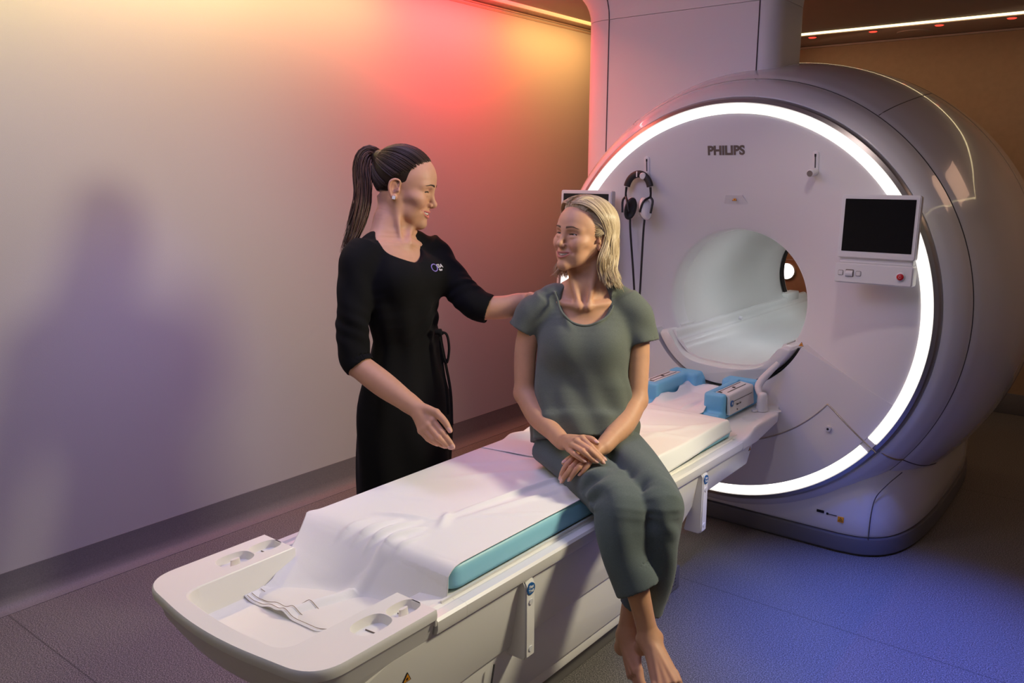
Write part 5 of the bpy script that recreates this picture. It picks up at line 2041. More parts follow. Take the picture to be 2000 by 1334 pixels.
# ------------------------------------------------------------------ shared anatomy
def hand_ops(S, wrist, fa, P, pre, back, s=1.0, nails=None, thumb=True):
    """palm and five separate bent fingers through the given joints; back = unit vector out of the back of the hand"""
    w = np.array(wrist)
    fing = {'i': 0.0088, 'm': 0.0092, 'r': 0.0088, 'l': 0.0078}
    for f, r in fing.items():
        J = [P[f'{pre}_{f}{i}'] for i in range(4)]
        r = r * s
        # metacarpal, fused into the palm
        a = w * 0.80 + J[0] * 0.20
        S.chain([a, w * 0.45 + J[0] * 0.55 + back * 0.003, J[0]], [r * 1.45, r * 1.40, r * 1.12], 0.010 * s)
        S.ell(J[0] + back * 0.0015, (r * 1.08,) * 3, 0.006 * s)
    for f, r in fing.items():
        J = [P[f'{pre}_{f}{i}'] for i in range(4)]
        r = r * s
        S.chain([J[0], J[1], J[2], J[3]], [r * 1.08, r * 1.02, r * 0.90, r * 0.74], 0.0022 * s, n=4)
        S.ell(J[1] + back * 0.0012, (r * 1.04,) * 3, 0.003 * s)
        if nails is not None:
            d = J[3] - J[2]
            d = d / np.linalg.norm(d)
            b = back - d * (back @ d)
            b = b / np.linalg.norm(b)
            side = np.cross(d, b)
            c = J[3] + b * r * 0.50 + d * r * 0.05
            S.ell(c, (r * 0.62, r * 1.0, r * 0.28), 0.0006, rot=np.stack([side, d, b], 1))
            nails.append((c, d, b, side, r))
    if thumb:
        J = [P[f'{pre}_t{i}'] for i in range(4)]
        S.chain([w * 0.85 + J[0] * 0.15, J[0], J[1]], [0.014 * s, 0.0145 * s, 0.0112 * s], 0.010 * s)
        S.chain([J[1], J[2], J[3]], [0.0112 * s, 0.0104 * s, 0.0078 * s], 0.004 * s, n=4)
        if nails is not None:
            d = J[3] - J[2]
            d = d / np.linalg.norm(d)
            b = back - d * (back @ d)
            b = b / np.linalg.norm(b)
            side = np.cross(d, b)
            c = J[3] + b * 0.0052 * s
            S.ell(c, (0.0062 * s, 0.0090 * s, 0.0025 * s), 0.0006, rot=np.stack([side, d, b], 1))
            nails.append((c, d, b, side, 0.0095 * s))


def nail_tint(V, col, nails, base=(0.72, 0.42, 0.36), tip=(0.80, 0.70, 0.62), tips=True):
    for c, d, b, side, r in nails:
        q = V - c
        u, v, z = q @ side, q @ d, q @ b
        m = (u / (r * 0.62)) ** 2 + (v / (r * 1.0)) ** 2 < 1.0
        m &= (z > -0.05 * r) & (z < r)
        col[m] = base
        if tips:
            m2 = m & (v > r * 0.62)
            col[m2] = tip
    return col


def join_parts(parts):
    V, F, n = [], [], 0
    for v, f in parts:
        V.append(v)
        F.append(f + n)
        n += len(v)
    return np.concatenate(V), np.concatenate(F)


def hair_mat(name, c0, c1, rough=0.38):
    m = mat(name, c0, rough, spec=0.5)
    nt = m.node_tree
    b = nt.nodes['Principled BSDF']
    a = nt.nodes.new('ShaderNodeAttribute')
    a.attribute_name = 'tint'
    nt.links.new(a.outputs['Color'], b.inputs['Base Color'])
    b.inputs['Anisotropic'].default_value = 0.5
    return m


def strands(name, curves, radii, c0, c1, m, parent, sides=5, seed=1, flat=0.6):
    rng = np.random.RandomState(seed)
    V, F, cols = [], [], []
    c0, c1 = np.array(c0), np.array(c1)
    for cv, r in zip(curves, radii):
        n0 = len(V)
        n = len(cv)
        rr = [r * (0.12 + 0.88 * math.sin(min(1.0, 5.0 * i / (n - 1)) * PI / 2)) * (1 - 0.75 * max(0.0, (i / (n - 1) - 0.75) / 0.25)) for i in range(n)]
        tube_data(cv, rr, sides, V, F, flat)
        t = rng.rand()
        k = (c0 * (1 - t) + c1 * t) * rng.uniform(0.85, 1.15)
        cols += [k] * (len(V) - n0)
    me = bpy.data.meshes.new(name)
    me.from_pydata([tuple(map(float, v)) for v in V], [], [tuple(int(i) for i in f) for f in F])
    me.polygons.foreach_set('use_smooth', [True] * len(me.polygons))
    me.materials.append(m)
    at = me.color_attributes.new('tint', 'FLOAT_COLOR', 'POINT')
    at.data.foreach_set('color', np.concatenate([np.array(cols), np.ones((len(cols), 1))], 1).astype(np.float32).ravel())
    return link(bpy.data.objects.new(name, me), parent)


def fabric_mat(name, c, c2=None, rough=0.9, bump=0.3, bscale=700, sheen=0.15, melange=0.10):
    m = mat(name, c, rough, bump=bump, bscale=bscale, sheen=sheen, var=melange, vscale=160, spec=0.2)
    # melange yarn: stretch the noise sideways
    nt = m.node_tree
    tc = [n for n in nt.nodes if n.type == 'TEX_COORD'][0]
    for n in [n for n in nt.nodes if n.type == 'TEX_NOISE' and abs(n.inputs['Scale'].default_value - 160) < 1]:
        mp = nt.nodes.new('ShaderNodeMapping')
        mp.inputs['Scale'].default_value = (1.0, 1.0, 5.0)
        nt.links.new(tc.outputs['Object'], mp.inputs['Vector'])
        nt.links.new(mp.outputs[0], n.inputs['Vector'])
    return m


def bisect_out(S, p, d, L=0.25, n=60):
    """first surface hit of solid S walking from p along d"""
    t = np.linspace(0, L, n)
    Q = np.array(p) + t[:, None] * np.array(d)
    v = S.eval(Q)
    k = np.argmax(v < 0)
    if v[k] >= 0:
        return None
    if k == 0:
        return Q[0]
    a = v[k - 1] / (v[k - 1] - v[k])
    return Q[k - 1] + a * (Q[k] - Q[k - 1])


CAMDIR_S = np.array([0.546, -0.838, 0.0])   # from the seated woman towards the open side of the room


# ------------------------------------------------------------------ the seated woman
M['skin_seated'] = tint_mat('tanned_skin', 0.50, 0.10)
M['grey_green'] = fabric_mat('grey_green_jersey', hexc('5e635c'), melange=0.13)
M['slate_jersey'] = fabric_mat('slate_green_jersey', hexc('555e5e'), melange=0.13)
M['brow_hair'] = hair_mat('brow_hair', (0.1, 0.06, 0.04), (0.1, 0.06, 0.04), 0.6)
M['blond'] = hair_mat('blond_hair', (0.5, 0.4, 0.25), (0.6, 0.5, 0.3), 0.36)


def seated_woman():
    P = SEAT
    t = thing('person', 'woman with blond hair in a grey-green top and trousers, sitting barefoot on the table edge', 'person', (0.14, -1.33, 0.672))
    LAT = np.array([0.86, 0.51, 0.0])      # towards her left side
    FWD = np.array([0.51, -0.86, 0.0])
    hf = np.array([-0.19, -0.98, 0.10])
    hs = 1.05
    R = frame_of(hf, roll=0.03)
    hc = P['head']
    B = Solid()
    face_ops(B, R, hc, hs, 1.2, narrow=0.9)
    # neck, throat cords, collarbones, upper chest
    B.spine([hc + R @ np.array((0, -0.018, -0.045)) * hs, P['nk0'], P['nk1'], P['nk2']], [0.050, 0.048, 0.050, 0.075], [0.054, 0.050, 0.050, 0.058], [LAT] * 4, 0.028)
    B.chain([P['stL0'] - FWD * 0.004, P['stL1'] * 0.5 + P['stL0'] * 0.5 + FWD * 0.002, P['stL1'] - FWD * 0.003], [0.011, 0.010, 0.007], 0.024)
    B.chain([P['stR0'] - FWD * 0.004, P['stR1'] * 0.5 + P['stR0'] * 0.5 + FWD * 0.002, P['stR1'] - FWD * 0.003], [0.011, 0.010, 0.007], 0.024)
    B.chain([P['stL1'] - FWD * 0.004, (P['stL1'] + P['clL']) / 2 - FWD * 0.016 - np.array((0, 0, 0.010)), P['clL'] - FWD * 0.035 - np.array((0, 0, 0.030))], [0.007, 0.007, 0.007], 0.020)
    B.chain([P['stR1'] - FWD * 0.004, (P['stR1'] + P['clR']) / 2 - FWD * 0.016 - np.array((0, 0, 0.010)), P['clR'] - FWD * 0.035 - np.array((0, 0, 0.030))], [0.007, 0.007, 0.007], 0.020)
    B.spine([P['ch0'] + np.array((0, 0, 0.01)), P['ch1'], P['ch2'], P['ch3'], P['ch4']], [0.075, 0.145, 0.135, 0.115, 0.140], [0.048, 0.072, 0.098, 0.085, 0.095], [LAT] * 5, 0.03)
    B.chain([P['Rsh'], P['trapR'] - np.array((0, 0, 0.032)) - FWD * 0.01, P['nk1']], [0.036, 0.034, 0.040], 0.03)
    B.chain([P['Lsh'], P['trapL'] - np.array((0, 0, 0.032)) - FWD * 0.01, P['nk1']], [0.036, 0.034, 0.040], 0.03)
    nails = []
    for s in 'RL':
        B.chain([P[s + 'sh'], P[s + 'sh'] * 0.6 + P[s + 'ua'] * 0.4, P[s + 'ua'], P[s + 'el']], [0.036, 0.040, 0.0385, 0.0345], 0.02)
        B.chain([P[s + 'el'], P[s + 'fa'], P[s + 'fa'] * 0.4 + P[s + 'wr'] * 0.6, P[s + 'wr']], [0.0360, 0.0385, 0.0310, 0.0245], 0.016)
    up = np.array([0.25, -0.50, 0.83])
    up /= np.linalg.norm(up)
    B.chain([P['Rfa'] * 0.2 + P['Rwr'] * 0.8, P['Rwr'], P['Rwr'] * 0.7 + P['R_m0'] * 0.3], [0.0265, 0.0250, 0.023], 0.010)
    hand_ops(B, P['Rwr'], None, P, 'R', up, 1.0, nails)
    B.chain([P['Lfa'] * 0.2 + P['Lwr'] * 0.8, P['Lwr'], P['Lwr'] * 0.7 + P['L_m0'] * 0.3], [0.0265, 0.0250, 0.023], 0.010)
    hand_ops(B, P['Lwr'], None, P, 'L', up, 0.97, nails)
    # legs and feet
    for s in 'RL':
        B.chain([P[s + 'hip'], P[s + 'th'] - np.array((0, 0, 0.01)), P[s + 'kn']], [0.070, 0.064, 0.052], 0.02)
        B.chain([P[s + 'kn'], P[s + 'sn0'], P[s + 'sn1'], P[s + 'sn2'], P[s + 'ank']], [0.050, 0.046, 0.0345, 0.0305, 0.0305], 0.02)
        side = P[s + 'ballO'] - P[s + 'ballI']
        side /= np.linalg.norm(side)
        fd = P[s + 'ball'] - P[s + 'ank']
        fd /= np.linalg.norm(fd)
        B.chain([P[s + 'ank'], P[s + 'heel']], [0.028, 0.027], 0.022)
        B.spine([P[s + 'ank'], P[s + 'inst'], P[s + 'ball'] * 0.55 + P[s + 'inst'] * 0.45, P[s + 'ball']], [0.029, 0.034, 0.040, 0.043], [0.030, 0.027, 0.020, 0.015], [side] * 4, 0.022)
        nrm = np.cross(side, fd)
        nrm /= np.linalg.norm(nrm)
        if nrm @ FWD < 0:
            nrm = -nrm
        # ankle bones, tendons
        for q in (-1, 1):
            B.ell(P[s + 'ank'] + side * 0.027 * q + fd * 0.002 * q, (0.012, 0.012, 0.012), 0.012)
        for q in (-0.5, 0.0, 0.5):
            B.chain([P[s + 'ank'] + nrm * 0.024, P[s + 'inst'] + side * 0.016 * q + nrm * 0.023, P[s + 'ball'] + side * 0.045 * q + nrm * 0.012], [0.0035, 0.004, 0.0035], 0.008)
        inner = -1 if s == 'L' else 1     # side on which the big toe sits
        inner = 1.0 if ((P[s + 'ballI'] - P[s + 'ball']) @ side) > 0 else -1.0
        td = fd - nrm * 0.25
        td /= np.linalg.norm(td)
        for k in range(5):
            o = inner * (0.030 - 0.0165 * k) + (inner * 0.002 if k == 0 else 0)
            L = [0.046, 0.046, 0.042, 0.037, 0.030][k]
            st = [0.004, 0.0, -0.006, -0.013, -0.021][k]
            r = [0.0118, 0.0085, 0.0080, 0.0076, 0.0074][k]
            a = P[s + 'ball'] + side * o + fd * st
            B.chain([a - fd * 0.012, a + td * L * 0.45 + nrm * 0.004, a + td * L * 0.8, a + td * L - nrm * 0.005], [r * 1.05, r * 0.98, r, r * 0.85], 0.006, n=4)
            c = a + td * (L * 0.86) + nrm * r * 0.72
            B.ell(c, (r * 0.62, r * 0.75, r * 0.22), 0.0006, rot=np.stack([side, td, nrm], 1))
            nails.append((c, td, nrm, side, r * 0.85))
    # mesh: head and neck finest, then hands and feet, arms and shins
    parts = []
    zc = P['pit'][2] - 0.02
    zh = hc[2] - 0.135
    parts.append(B.mesh(0.0018, lo=np.array((-9, -9, zh)), hi=np.array((9, 9, 9))))
    parts.append(B.mesh(0.0026, lo=np.array((-9, -9, zc - 0.16)), hi=np.array((9, 9, zh + 0.002))))
    parts.append(B.mesh(0.0022, lo=np.array((-9, -9, 0.60)), hi=np.array((9, 9, zc - 0.16 + 0.003))))
    parts.append(B.mesh(0.0030, lo=np.array((-9, -9, 0.0)), hi=np.array((9, 9, 0.603))))
    V, F = join_parts(parts)
    V = relax(V, F, 1, 0.4)
    skin = (0.57, 0.300, 0.180)
    col = face_tint(V, R, hc, hs, skin, (0.46, 0.155, 0.12), (0.17, 0.10, 0.055), (0.60, 0.24, 0.15))
    # warmer hands and feet
    for k, rr in (('R_m1', 0.07), ('L_m1', 0.07), ('Rball', 0.12), ('Lball', 0.10)):
        m = np.clip(1 - np.linalg.norm(V - P[k], axis=1) / rr, 0, 1)[:, None] * 0.35
        col = col * (1 - m) + np.array((0.64, 0.30, 0.22)) * m
    col = nail_tint(V, col, nails)
    body = np_mesh('body', V, F, M['skin_seated'], t, col)
    eyes_and_teeth(R, hc, hs, (0.30, 1.0, 0.10), (0.045, 0.040, 0.035), t)
    brows_and_lashes(B, R, hc, hs, (0.14, 0.085, 0.045), t)

    # ---- top
    T = Solid()

    def folds(tt, ang):
        # vertical drapes below the bust and a bloused hem
        low = np.clip((0.62 - tt) / 0.5, 0, 1)
        f = 0.017 * low * np.sin(ang * 7 + 1.2 * np.sin(tt * 5)) * np.clip(np.cos(ang - PI / 2) + 0.3, 0, 1)
        f = f + 0.011 * np.sin(ang * 3 + 9 * tt + 0.6) * np.clip(1 - np.abs(tt - 0.35) / 0.35, 0, 1)
        f = f + 0.0045 * np.sin(ang * 11 + 14 * tt) * low
        f = f + 0.012 * np.exp(-((tt - 0.12) / 0.05) ** 2) * (0.6 + 0.4 * np.sin(ang * 5))
        return f
    pts = [P[k] for k in ('t_hem', 't_1', 't_2', 't_3', 't_4', 't_5', 't_6', 't_7')]
    T.spine(pts, [0.176, 0.176, 0.167, 0.162, 0.161, 0.160, 0.116, 0.070], [0.122, 0.124, 0.122, 0.118, 0.116, 0.092, 0.066, 0.045], [LAT] * 8, 0.0, disp=folds)
    for s, x in (('R', -1), ('L', 1)):
        bc = P['t_4'] + LAT * 0.066 * x + FWD * 0.066 + np.array((0, 0, 0.014))
        T.ell(bc, (0.060, 0.054, 0.060), 0.06)
        T.chain([P['nk2'] + np.array((0, 0, 0.024)), P['trap' + s] - np.array((0, 0, 0.020)), P[s + 's0'] - np.array((0, 0, 0.020)), P[s + 's1']], [0.046, 0.044, 0.048, 0.052], 0.035)

        def sl(tt, ang):
            return 0.002 * np.sin(ang * 3 + tt * 8)
        T.spine([P[s + 's0'], P[s + 's1'], P[s + 's2']], [0.045, 0.051, 0.056], [0.044, 0.050, 0.055], [FWD] * 3, 0.03, disp=sl)
    # diagonal pulls from the shoulders
    for a, b, w in ((('trapR'), 't_4', 0.006), ('trapL', 't_4', 0.006)):
        p, q = P[a] + FWD * 0.05, P[b] + FWD * 0.105
        T.chain([p, (p + q) / 2 + FWD * 0.02, q], [0.004, 0.006, 0.003], 0.014)
    # underside opened, sleeves opened, scooped neck
    for s in 'RL':
        d = P[s + 's2'] - P[s + 's1']
        d /= np.linalg.norm(d)
        T.spine([P[s + 's2'] - d * 0.035, P[s + 's2'] + d * 0.05], [0.046, 0.050], [0.046, 0.050], [FWD] * 2, 0.003, 's')
    A = frame_of(FWD + np.array((0, 0, 0.55)))
    T.ell(P['scoop'], (0.0915, 0.16, 0.100), 0.003, 's', rot=A)
    V, F = T.mesh(0.0042)
    V = relax(V, F, 2, 0.5)
    tee = np_mesh('top', V, F, M['grey_green'], t)
    # neckband along the scooped opening
    band = []
    A0, A1, A2 = A[:, 0], A[:, 1], A[:, 2]
    for a in np.linspace(-PI + 0.16, -0.16, 56):
        o = P['scoop'] + A0 * 0.0935 * math.cos(a) + A2 * 0.102 * math.sin(a)
        h = bisect_out(T, o + A1 * 0.16, -A1, 0.30, 90)
        if h is not None:
            band.append(h)
    if len(band) > 10:
        bb = [band[0]]
        for q in band[1:]:
            if np.linalg.norm(q - bb[-1]) < 0.05:
                bb.append(q)
        for _ in range(3):
            bb = [bb[0]] + [(bb[i - 1] + 2 * bb[i] + bb[i + 1]) / 4 for i in range(1, len(bb) - 1)] + [bb[-1]]
        tube('neckband', bb, 0.0042, M['grey_green'], tee, 8)

    # ---- trousers
    Q = Solid()

    def tf(seed, amp):
        def f(tt, ang):
            up = np.clip((0.95 - tt) * 5, 0, 1)
            kn = np.exp(-((tt - 0.53 + 0.05 * np.sin(ang + seed)) / 0.09) ** 2)
            g = amp * kn * np.sin(tt * 62 + 1.8 * np.sin(ang * 2 + seed) + seed) * (0.45 + 0.55 * np.cos(ang - 2.4)) * np.sin(ang * 1.5 + seed)
            g = g + 0.0032 * np.sin(ang * 4 + tt * 9 + seed) * up
            g = g + 0.007 * np.sin(ang * 2 + tt * 10 + seed) * np.clip((tt - 0.5) * 3, 0, 1) * up
            return g
        return f

    def pf(tt, ang):
        return 0.002 * np.sin(ang * 9 + tt * 6)
    for s, x in (('R', -1), ('L', 1)):
        G = Solid()
        G.spine([P['pel0'] + np.array((0, 0, 0.03)), P['pel0'], P['pel1']], [0.150, 0.166, 0.160], [0.098, 0.108, 0.098], [LAT] * 3, 0.0, disp=pf)
        h = P[s + 'hip'].copy()
        h[2] = max(h[2], 0.672 + 0.078)
        G.spine([h + LAT * 0.012 * x, P[s + 'th'], P[s + 'kn'], P[s + 'k2'], P[s + 'lg'], P[s + 'hem']], [0.092, 0.084, 0.074, 0.070, 0.064, 0.067],
                [0.078, 0.072, 0.070, 0.067, 0.060, 0.061], [LAT] * 6, 0.035, disp=tf(1.0 if s == 'R' else 4.0, 0.011))
        d = P[s + 'hem'] - P[s + 'lg']
        d /= np.linalg.norm(d)
        G.spine([P[s + 'hem'] - d * 0.07, P[s + 'hem'] + d * 0.06], [0.057, 0.060], [0.051, 0.054], [LAT] * 2, 0.002, 's')
        Q.solid(G, 0.010)
    V, F = Q.mesh(0.0042)
    V = relax(V, F, 2, 0.5)
    np_mesh('trousers', V, F, M['slate_jersey'], t)

    # ---- hair
    H = Solid()
    H.frame(R, hc, hs)
    H.ell((0, -0.022, 0.034), (0.0775, 0.090, 0.086))
    H.ell((0, 0.012, 0.056), (0.060, 0.058, 0.056), 0.02)
    for x in (-1, 1):
        H.chain([(x * 0.060, -0.038, 0.02), (x * 0.070, -0.048, -0.03), (x * 0.074, -0.052, -0.08), (x * 0.072, -0.052, -0.108)], [0.014, 0.015, 0.014, 0.008], 0.03)
    for x in (-0.05, 0.0, 0.05):
        H.chain([(x, -0.080, -0.01), (x * 1.2, -0.085, -0.09)], [0.03, 0.018], 0.03, smooth=False)
    # keep the face clear
    H.ell((0, 0.085, -0.014), (0.064, 0.062, 0.085), 0.008, 's')
    H.ell((0, 0.078, 0.055), (0.046, 0.036, 0.030), 0.008, 's')
    H.ell((0, 0.050, -0.085), (0.076, 0.070, 0.085), 0.008, 's')
    H.frame()
    V, F = H.mesh(0.0035)
    V = relax(V, F, 2)
    rng = np.random.RandomState(5)
    n = rng.uniform(0.8, 1.05, len(V))[:, None]
    hair = np_mesh('hair', V, F, M['blond'], t, np.array((0.42, 0.30, 0.175)) * n)
    cv, rd = [], []
    for i in range(900):
        side = -1 if rng.rand() < 0.66 else 1
        u = rng.rand() ** 0.85             # 0 at the forehead, 1 at the back of the crown
        lift = 0.006 + 0.006 * rng.rand()
        root = np.array((0.010 + 0.004 * side, 0.074 - 0.165 * u, 0.0))
        cl = int(u * 9) + (0 if side < 0 else 20)
        cr = np.random.RandomState(100 + cl)
        ph, c_ln, c_off, c_amp = cr.uniform(0, 6.28), cr.uniform(0.88, 1.06), cr.uniform(-0.006, 0.010), cr.uniform(0.7, 1.25)
        ph = ph + rng.normal(0, 0.22)
        cu = (int(u * 9) + 0.5) / 9
        ln = c_ln + rng.normal(0, 0.03)
        # end of the over-the-crown stretch: beside the head, further back for the front locks
        ey = -0.022 - 0.062 * u + rng.normal(0, 0.006)
        pts = []
        for k in range(8):
            a = k / 7
            yy = root[1] + (ey - root[1]) * (a ** (1.1 + 0.5 * (1 - u)))
            ty = np.clip((yy + 0.016) / 0.105, -0.97, 0.97)
            sc = math.sqrt(1 - ty * ty)
            th = a * 1.75
            rx, rz = (0.0775 + lift) * (0.35 + 0.65 * sc), (0.086 + lift) * (0.25 + 0.75 * sc)
            bump = 0.010 * math.sin(a * PI) * (1 - u)
            pts.append(np.array((root[0] * (1 - a) + side * (rx + bump) * math.sin(min(th, PI / 2)) if th < PI / 2 else side * (rx + 0.004 * (th - PI / 2)),
                                 yy, 0.034 + rz * math.cos(th))))
        p0 = pts[-1]
        off = c_off + rng.normal(0, 0.003)
        for k in range(1, 11):
            b = k / 10 * ln
            wv = 0.0125 * c_amp * math.sin(b * 8.6 + ph) * min(1, b * 2.2)
            fl = 0.004 * b + off * b + 0.11 * max(0, b - 0.72) * (1 if side < 0 else 0.3)
            pts.append(p0 + np.array((side * (fl + 0.6 * wv), wv + 0.030 * b * (1 - u) * (1 if side < 0 else 1.4) - 0.006 * b - (u - cu) * 0.13 * min(1, b * 1.3), -0.165 * b)))
        cv.append([R @ np.array(p) * hs + hc for p in catmull(pts, 2)])
        rd.append(rng.uniform(0.0010, 0.0024))
    # locks from the temples, drawn back over the ear and falling behind it
    for i in range(330):
        side = -1 if rng.rand() < 0.7 else 1
        q = rng.rand()
        f = np.array(catmull([(0.030, 0.062, 0.080), (0.050, 0.046, 0.062), (0.0635, 0.034, 0.036), (0.0690, 0.022, 0.010), (0.0700, 0.010, -0.004)], 6))
        r0 = f[int(q * (len(f) - 1))] + rng.normal(0, 0.0016, 3)
        cl = int(q * 4) + (50 if side < 0 else 60)
        cr = np.random.RandomState(cl)
        ph, ln, c_off = cr.uniform(0, 6.28) + rng.normal(0, 0.2), cr.uniform(0.85, 1.06) + rng.normal(0, 0.03), cr.uniform(-0.004, 0.008)
        pts = [r0 * np.array((0.95, 1, 1)), r0 + np.array((0.006, -0.010, 0.005 - 0.002 * q)), np.array((0.083, 0.004 - 0.010 * q, 0.052 - 0.042 * q)), np.array((0.089, -0.024 - 0.006 * q, 0.020 - 0.034 * q))]
        p0 = pts[-1]
        z1 = -0.150
        off = c_off + rng.normal(0, 0.0025)
        for k in range(1, 10):
            b = k / 9
            wv = 0.0120 * math.sin(b * 8.2 + ph) * min(1, b * 2)
            pts.append(p0 + np.array((off * b + 0.6 * wv + 0.060 * max(0, b - 0.70) * (1 if side < 0 else 0.3), wv + 0.012 * b, (z1 - p0[2]) * b * ln)))
        cv.append([R @ (p * np.array((side, 1, 1))) * hs + hc for p in catmull(pts, 2)])
        rd.append(rng.uniform(0.0010, 0.0021))
    # short locks swept off the forehead
    for i in range(420):
        x0 = rng.uniform(-0.044, 0.044)
        s_ = 1 if x0 > 0.012 else -1
        z0 = 0.0835 - 9.5 * x0 * x0 + rng.normal(0, 0.0015)
        y0 = 0.0640 - 8.0 * x0 * x0
        pts = [np.array((x0, y0, z0)), np.array((x0 + s_ * 0.006, y0 - 0.004, z0 + 0.018)), np.array((x0 + s_ * 0.020, y0 - 0.038, z0 + 0.038 - abs(x0) * 0.3)),
               np.array((x0 + s_ * 0.038, y0 - 0.080, z0 + 0.030 - abs(x0) * 0.4))]
        cv.append([R @ p * hs + hc for p in catmull(pts, 5)])
        rd.append(rng.uniform(0.0011, 0.0022))
    strands('hair_strands', cv, rd, (0.40, 0.285, 0.16), (0.68, 0.53, 0.355), M['blond'], t, 5, 3)
    return t


seated_woman()
# ------------------------------------------------------------------ the standing clinician
M['skin_standing'] = tint_mat('fair_skin', 0.50, 0.10)
M['black_dress'] = fabric_mat('black_jersey', (0.0035, 0.0032, 0.0036), rough=0.9, bump=0.15, melange=0.02, sheen=0.0)
M['brown_hair'] = hair_mat('dark_brown_hair', (0.03, 0.018, 0.012), (0.1, 0.05, 0.03), 0.36)
M['brown_hair'].node_tree.nodes['Principled BSDF'].inputs['Specular IOR Level'].default_value = 0.25
M['shoe'] = mat('black_leather', (0.010, 0.010, 0.010), 0.4)
M['gold'] = mat('gold_rim', (0.75, 0.55, 0.25), 0.3, metal=1.0)
M['pearl'] = mat('white_enamel', (0.85, 0.83, 0.80), 0.25)
M['purple_thread'] = mat('purple_embroidery', hexc('8d7bc0'), 0.7)
M['white_thread'] = mat('white_embroidery', hexc('d8d2cc'), 0.7)
M['hair_tie'] = mat('dark_hair_tie', (0.012, 0.010, 0.012), 0.6)


def standing_woman():
    P = STAND
    t = thing('person', 'woman in a black dress with a dark ponytail, standing behind the table', 'person', (-0.51, -1.555, 0.0))
    FWD = np.array([0.98, 0.05, 0.0])
    FWD /= np.linalg.norm(FWD)
    LAT = np.array([-FWD[1], FWD[0], 0.0])       # towards her left side
    hs = 1.15
    hf = np.array([0.839, 0.543, 0.0])
    pt = math.radians(14)
    hf = np.append(hf[:2] / np.linalg.norm(hf[:2]) * math.cos(pt), -math.sin(pt))
    R = frame_of(hf)
    hc = P['head']
    B = Solid()
    face_ops(B, R, hc, hs, 1.75, narrow=0.8)
    B.spine([hc + R @ np.array((0, -0.026, -0.045)) * hs, P['nk0'] * 0.4 + P['nk1'] * 0.6, P['nk1'], P['nk2']], [0.054, 0.047, 0.048, 0.066], [0.058, 0.049, 0.051, 0.060], [LAT] * 4, 0.03)
    for s in 'RL':
        B.chain([P[f'st{s}0'] * 0.75 + P['nk0'] * 0.25, (P[f'st{s}0'] * 0.5 + P[f'st{s}1'] * 0.5) * 0.88 + P['nk1'] * 0.12, P[f'st{s}1'] - FWD * 0.010], [0.007, 0.006, 0.005], 0.028)
        B.chain([P[f'st{s}1'] - FWD * 0.008, (P[f'st{s}1'] + P['cl' + s]) / 2 - FWD * 0.018 - np.array((0, 0, 0.014)), P['cl' + s] - FWD * 0.03 - np.array((0, 0, 0.045))], [0.008, 0.008, 0.008], 0.022)
        B.chain([P[s + 'sh'] - np.array((0, 0, 0.012)), (P[s + 'sh'] + P['nk1']) / 2 - np.array((0, 0, 0.028)), P['nk1']], [0.038, 0.040, 0.046], 0.03)
    B.spine([P['d0'], P['d1'], P['d2'], P['d3'], P['d4']], [0.085, 0.142, 0.150, 0.125, 0.118], [0.052, 0.080, 0.100, 0.092, 0.088], [LAT] * 5, 0.03)
    nails = []
    for s in 'RL':
        B.chain([P[s + 'sh'], P[s + 'ua'], P[s + 'el']], [0.045, 0.043, 0.040], 0.02)
        B.chain([P[s + 'el'], P[s + 'fa'], P[s + 'fa'] * 0.4 + P[s + 'wr'] * 0.6, P[s + 'wr']], [0.041, 0.0425, 0.035, 0.0275] if s == 'R' else [0.041, 0.041, 0.036, 0.029], 0.016)
    back = np.array([0.20, -0.80, 0.50])
    back /= np.linalg.norm(back)
    B.chain([P['Rfa'] * 0.2 + P['Rwr'] * 0.8, P['Rwr'], P['Rwr'] * 0.7 + P['R_m0'] * 0.3], [0.029, 0.0270, 0.0255], 0.012)
    hand_ops(B, P['Rwr'], None, P, 'R', back, 1.10, nails)
    bl = np.array([0.1, -0.35, 0.93])
    bl /= np.linalg.norm(bl)
    hand_ops(B, P['Lwr'], None, P, 'L', bl, 1.05, nails)
    # lower legs
    feet = {}
    for s, x in (('R', -1), ('L', 1)):
        kn = np.array([P['d9'][0], P['d9'][1], 0.48]) + LAT * 0.09 * x
        an = kn * np.array((1, 1, 0)) + np.array((-0.01, 0, 0.095))
        feet[s] = an
        B.chain([kn + np.array((0, 0, 0.2)), kn, kn * np.array((1, 1, 0)) + np.array((-0.015, 0, 0.33)), an + np.array((0, 0, 0.06)), an], [0.066, 0.056, 0.054, 0.036, 0.035], 0.02)
        B.chain([an, an + FWD * 0.05 + np.array((0, 0, -0.025)), an + FWD * 0.13 + np.array((0, 0, -0.055))], [0.036, 0.034, 0.026], 0.02)
    parts = []
    zc = P['pit'][2] - 0.16
    zh = hc[2] - 0.150
    parts.append(B.mesh(0.0019, lo=np.array((-9, -9, zh)), hi=np.array((9, 9, 9))))
    parts.append(B.mesh(0.0028, lo=np.array((-9, -9, zc)), hi=np.array((9, 9, zh + 0.002))))
    parts.append(B.mesh(0.0026, lo=np.array((-9, -9, 0.70)), hi=np.array((9, 9, zc + 0.003))))
    parts.append(B.mesh(0.0060, lo=np.array((-9, -9, 0.02)), hi=np.array((9, 9, 0.703))))
    V, F = join_parts(parts)
    V = relax(V, F, 1, 0.4)
    skin = (0.54, 0.285, 0.180)
    col = face_tint(V, R, hc, hs, skin, (0.58, 0.17, 0.16), (0.055, 0.032, 0.022), (0.62, 0.26, 0.18))
    for k, rr in (('R_m1', 0.09), ('L_m1', 0.09)):
        m = np.clip(1 - np.linalg.norm(V - P[k], axis=1) / rr, 0, 1)[:, None] * 0.30
        col = col * (1 - m) + np.array((0.62, 0.30, 0.22)) * m
    # warm ear rim
    q = (V - hc) @ R / hs
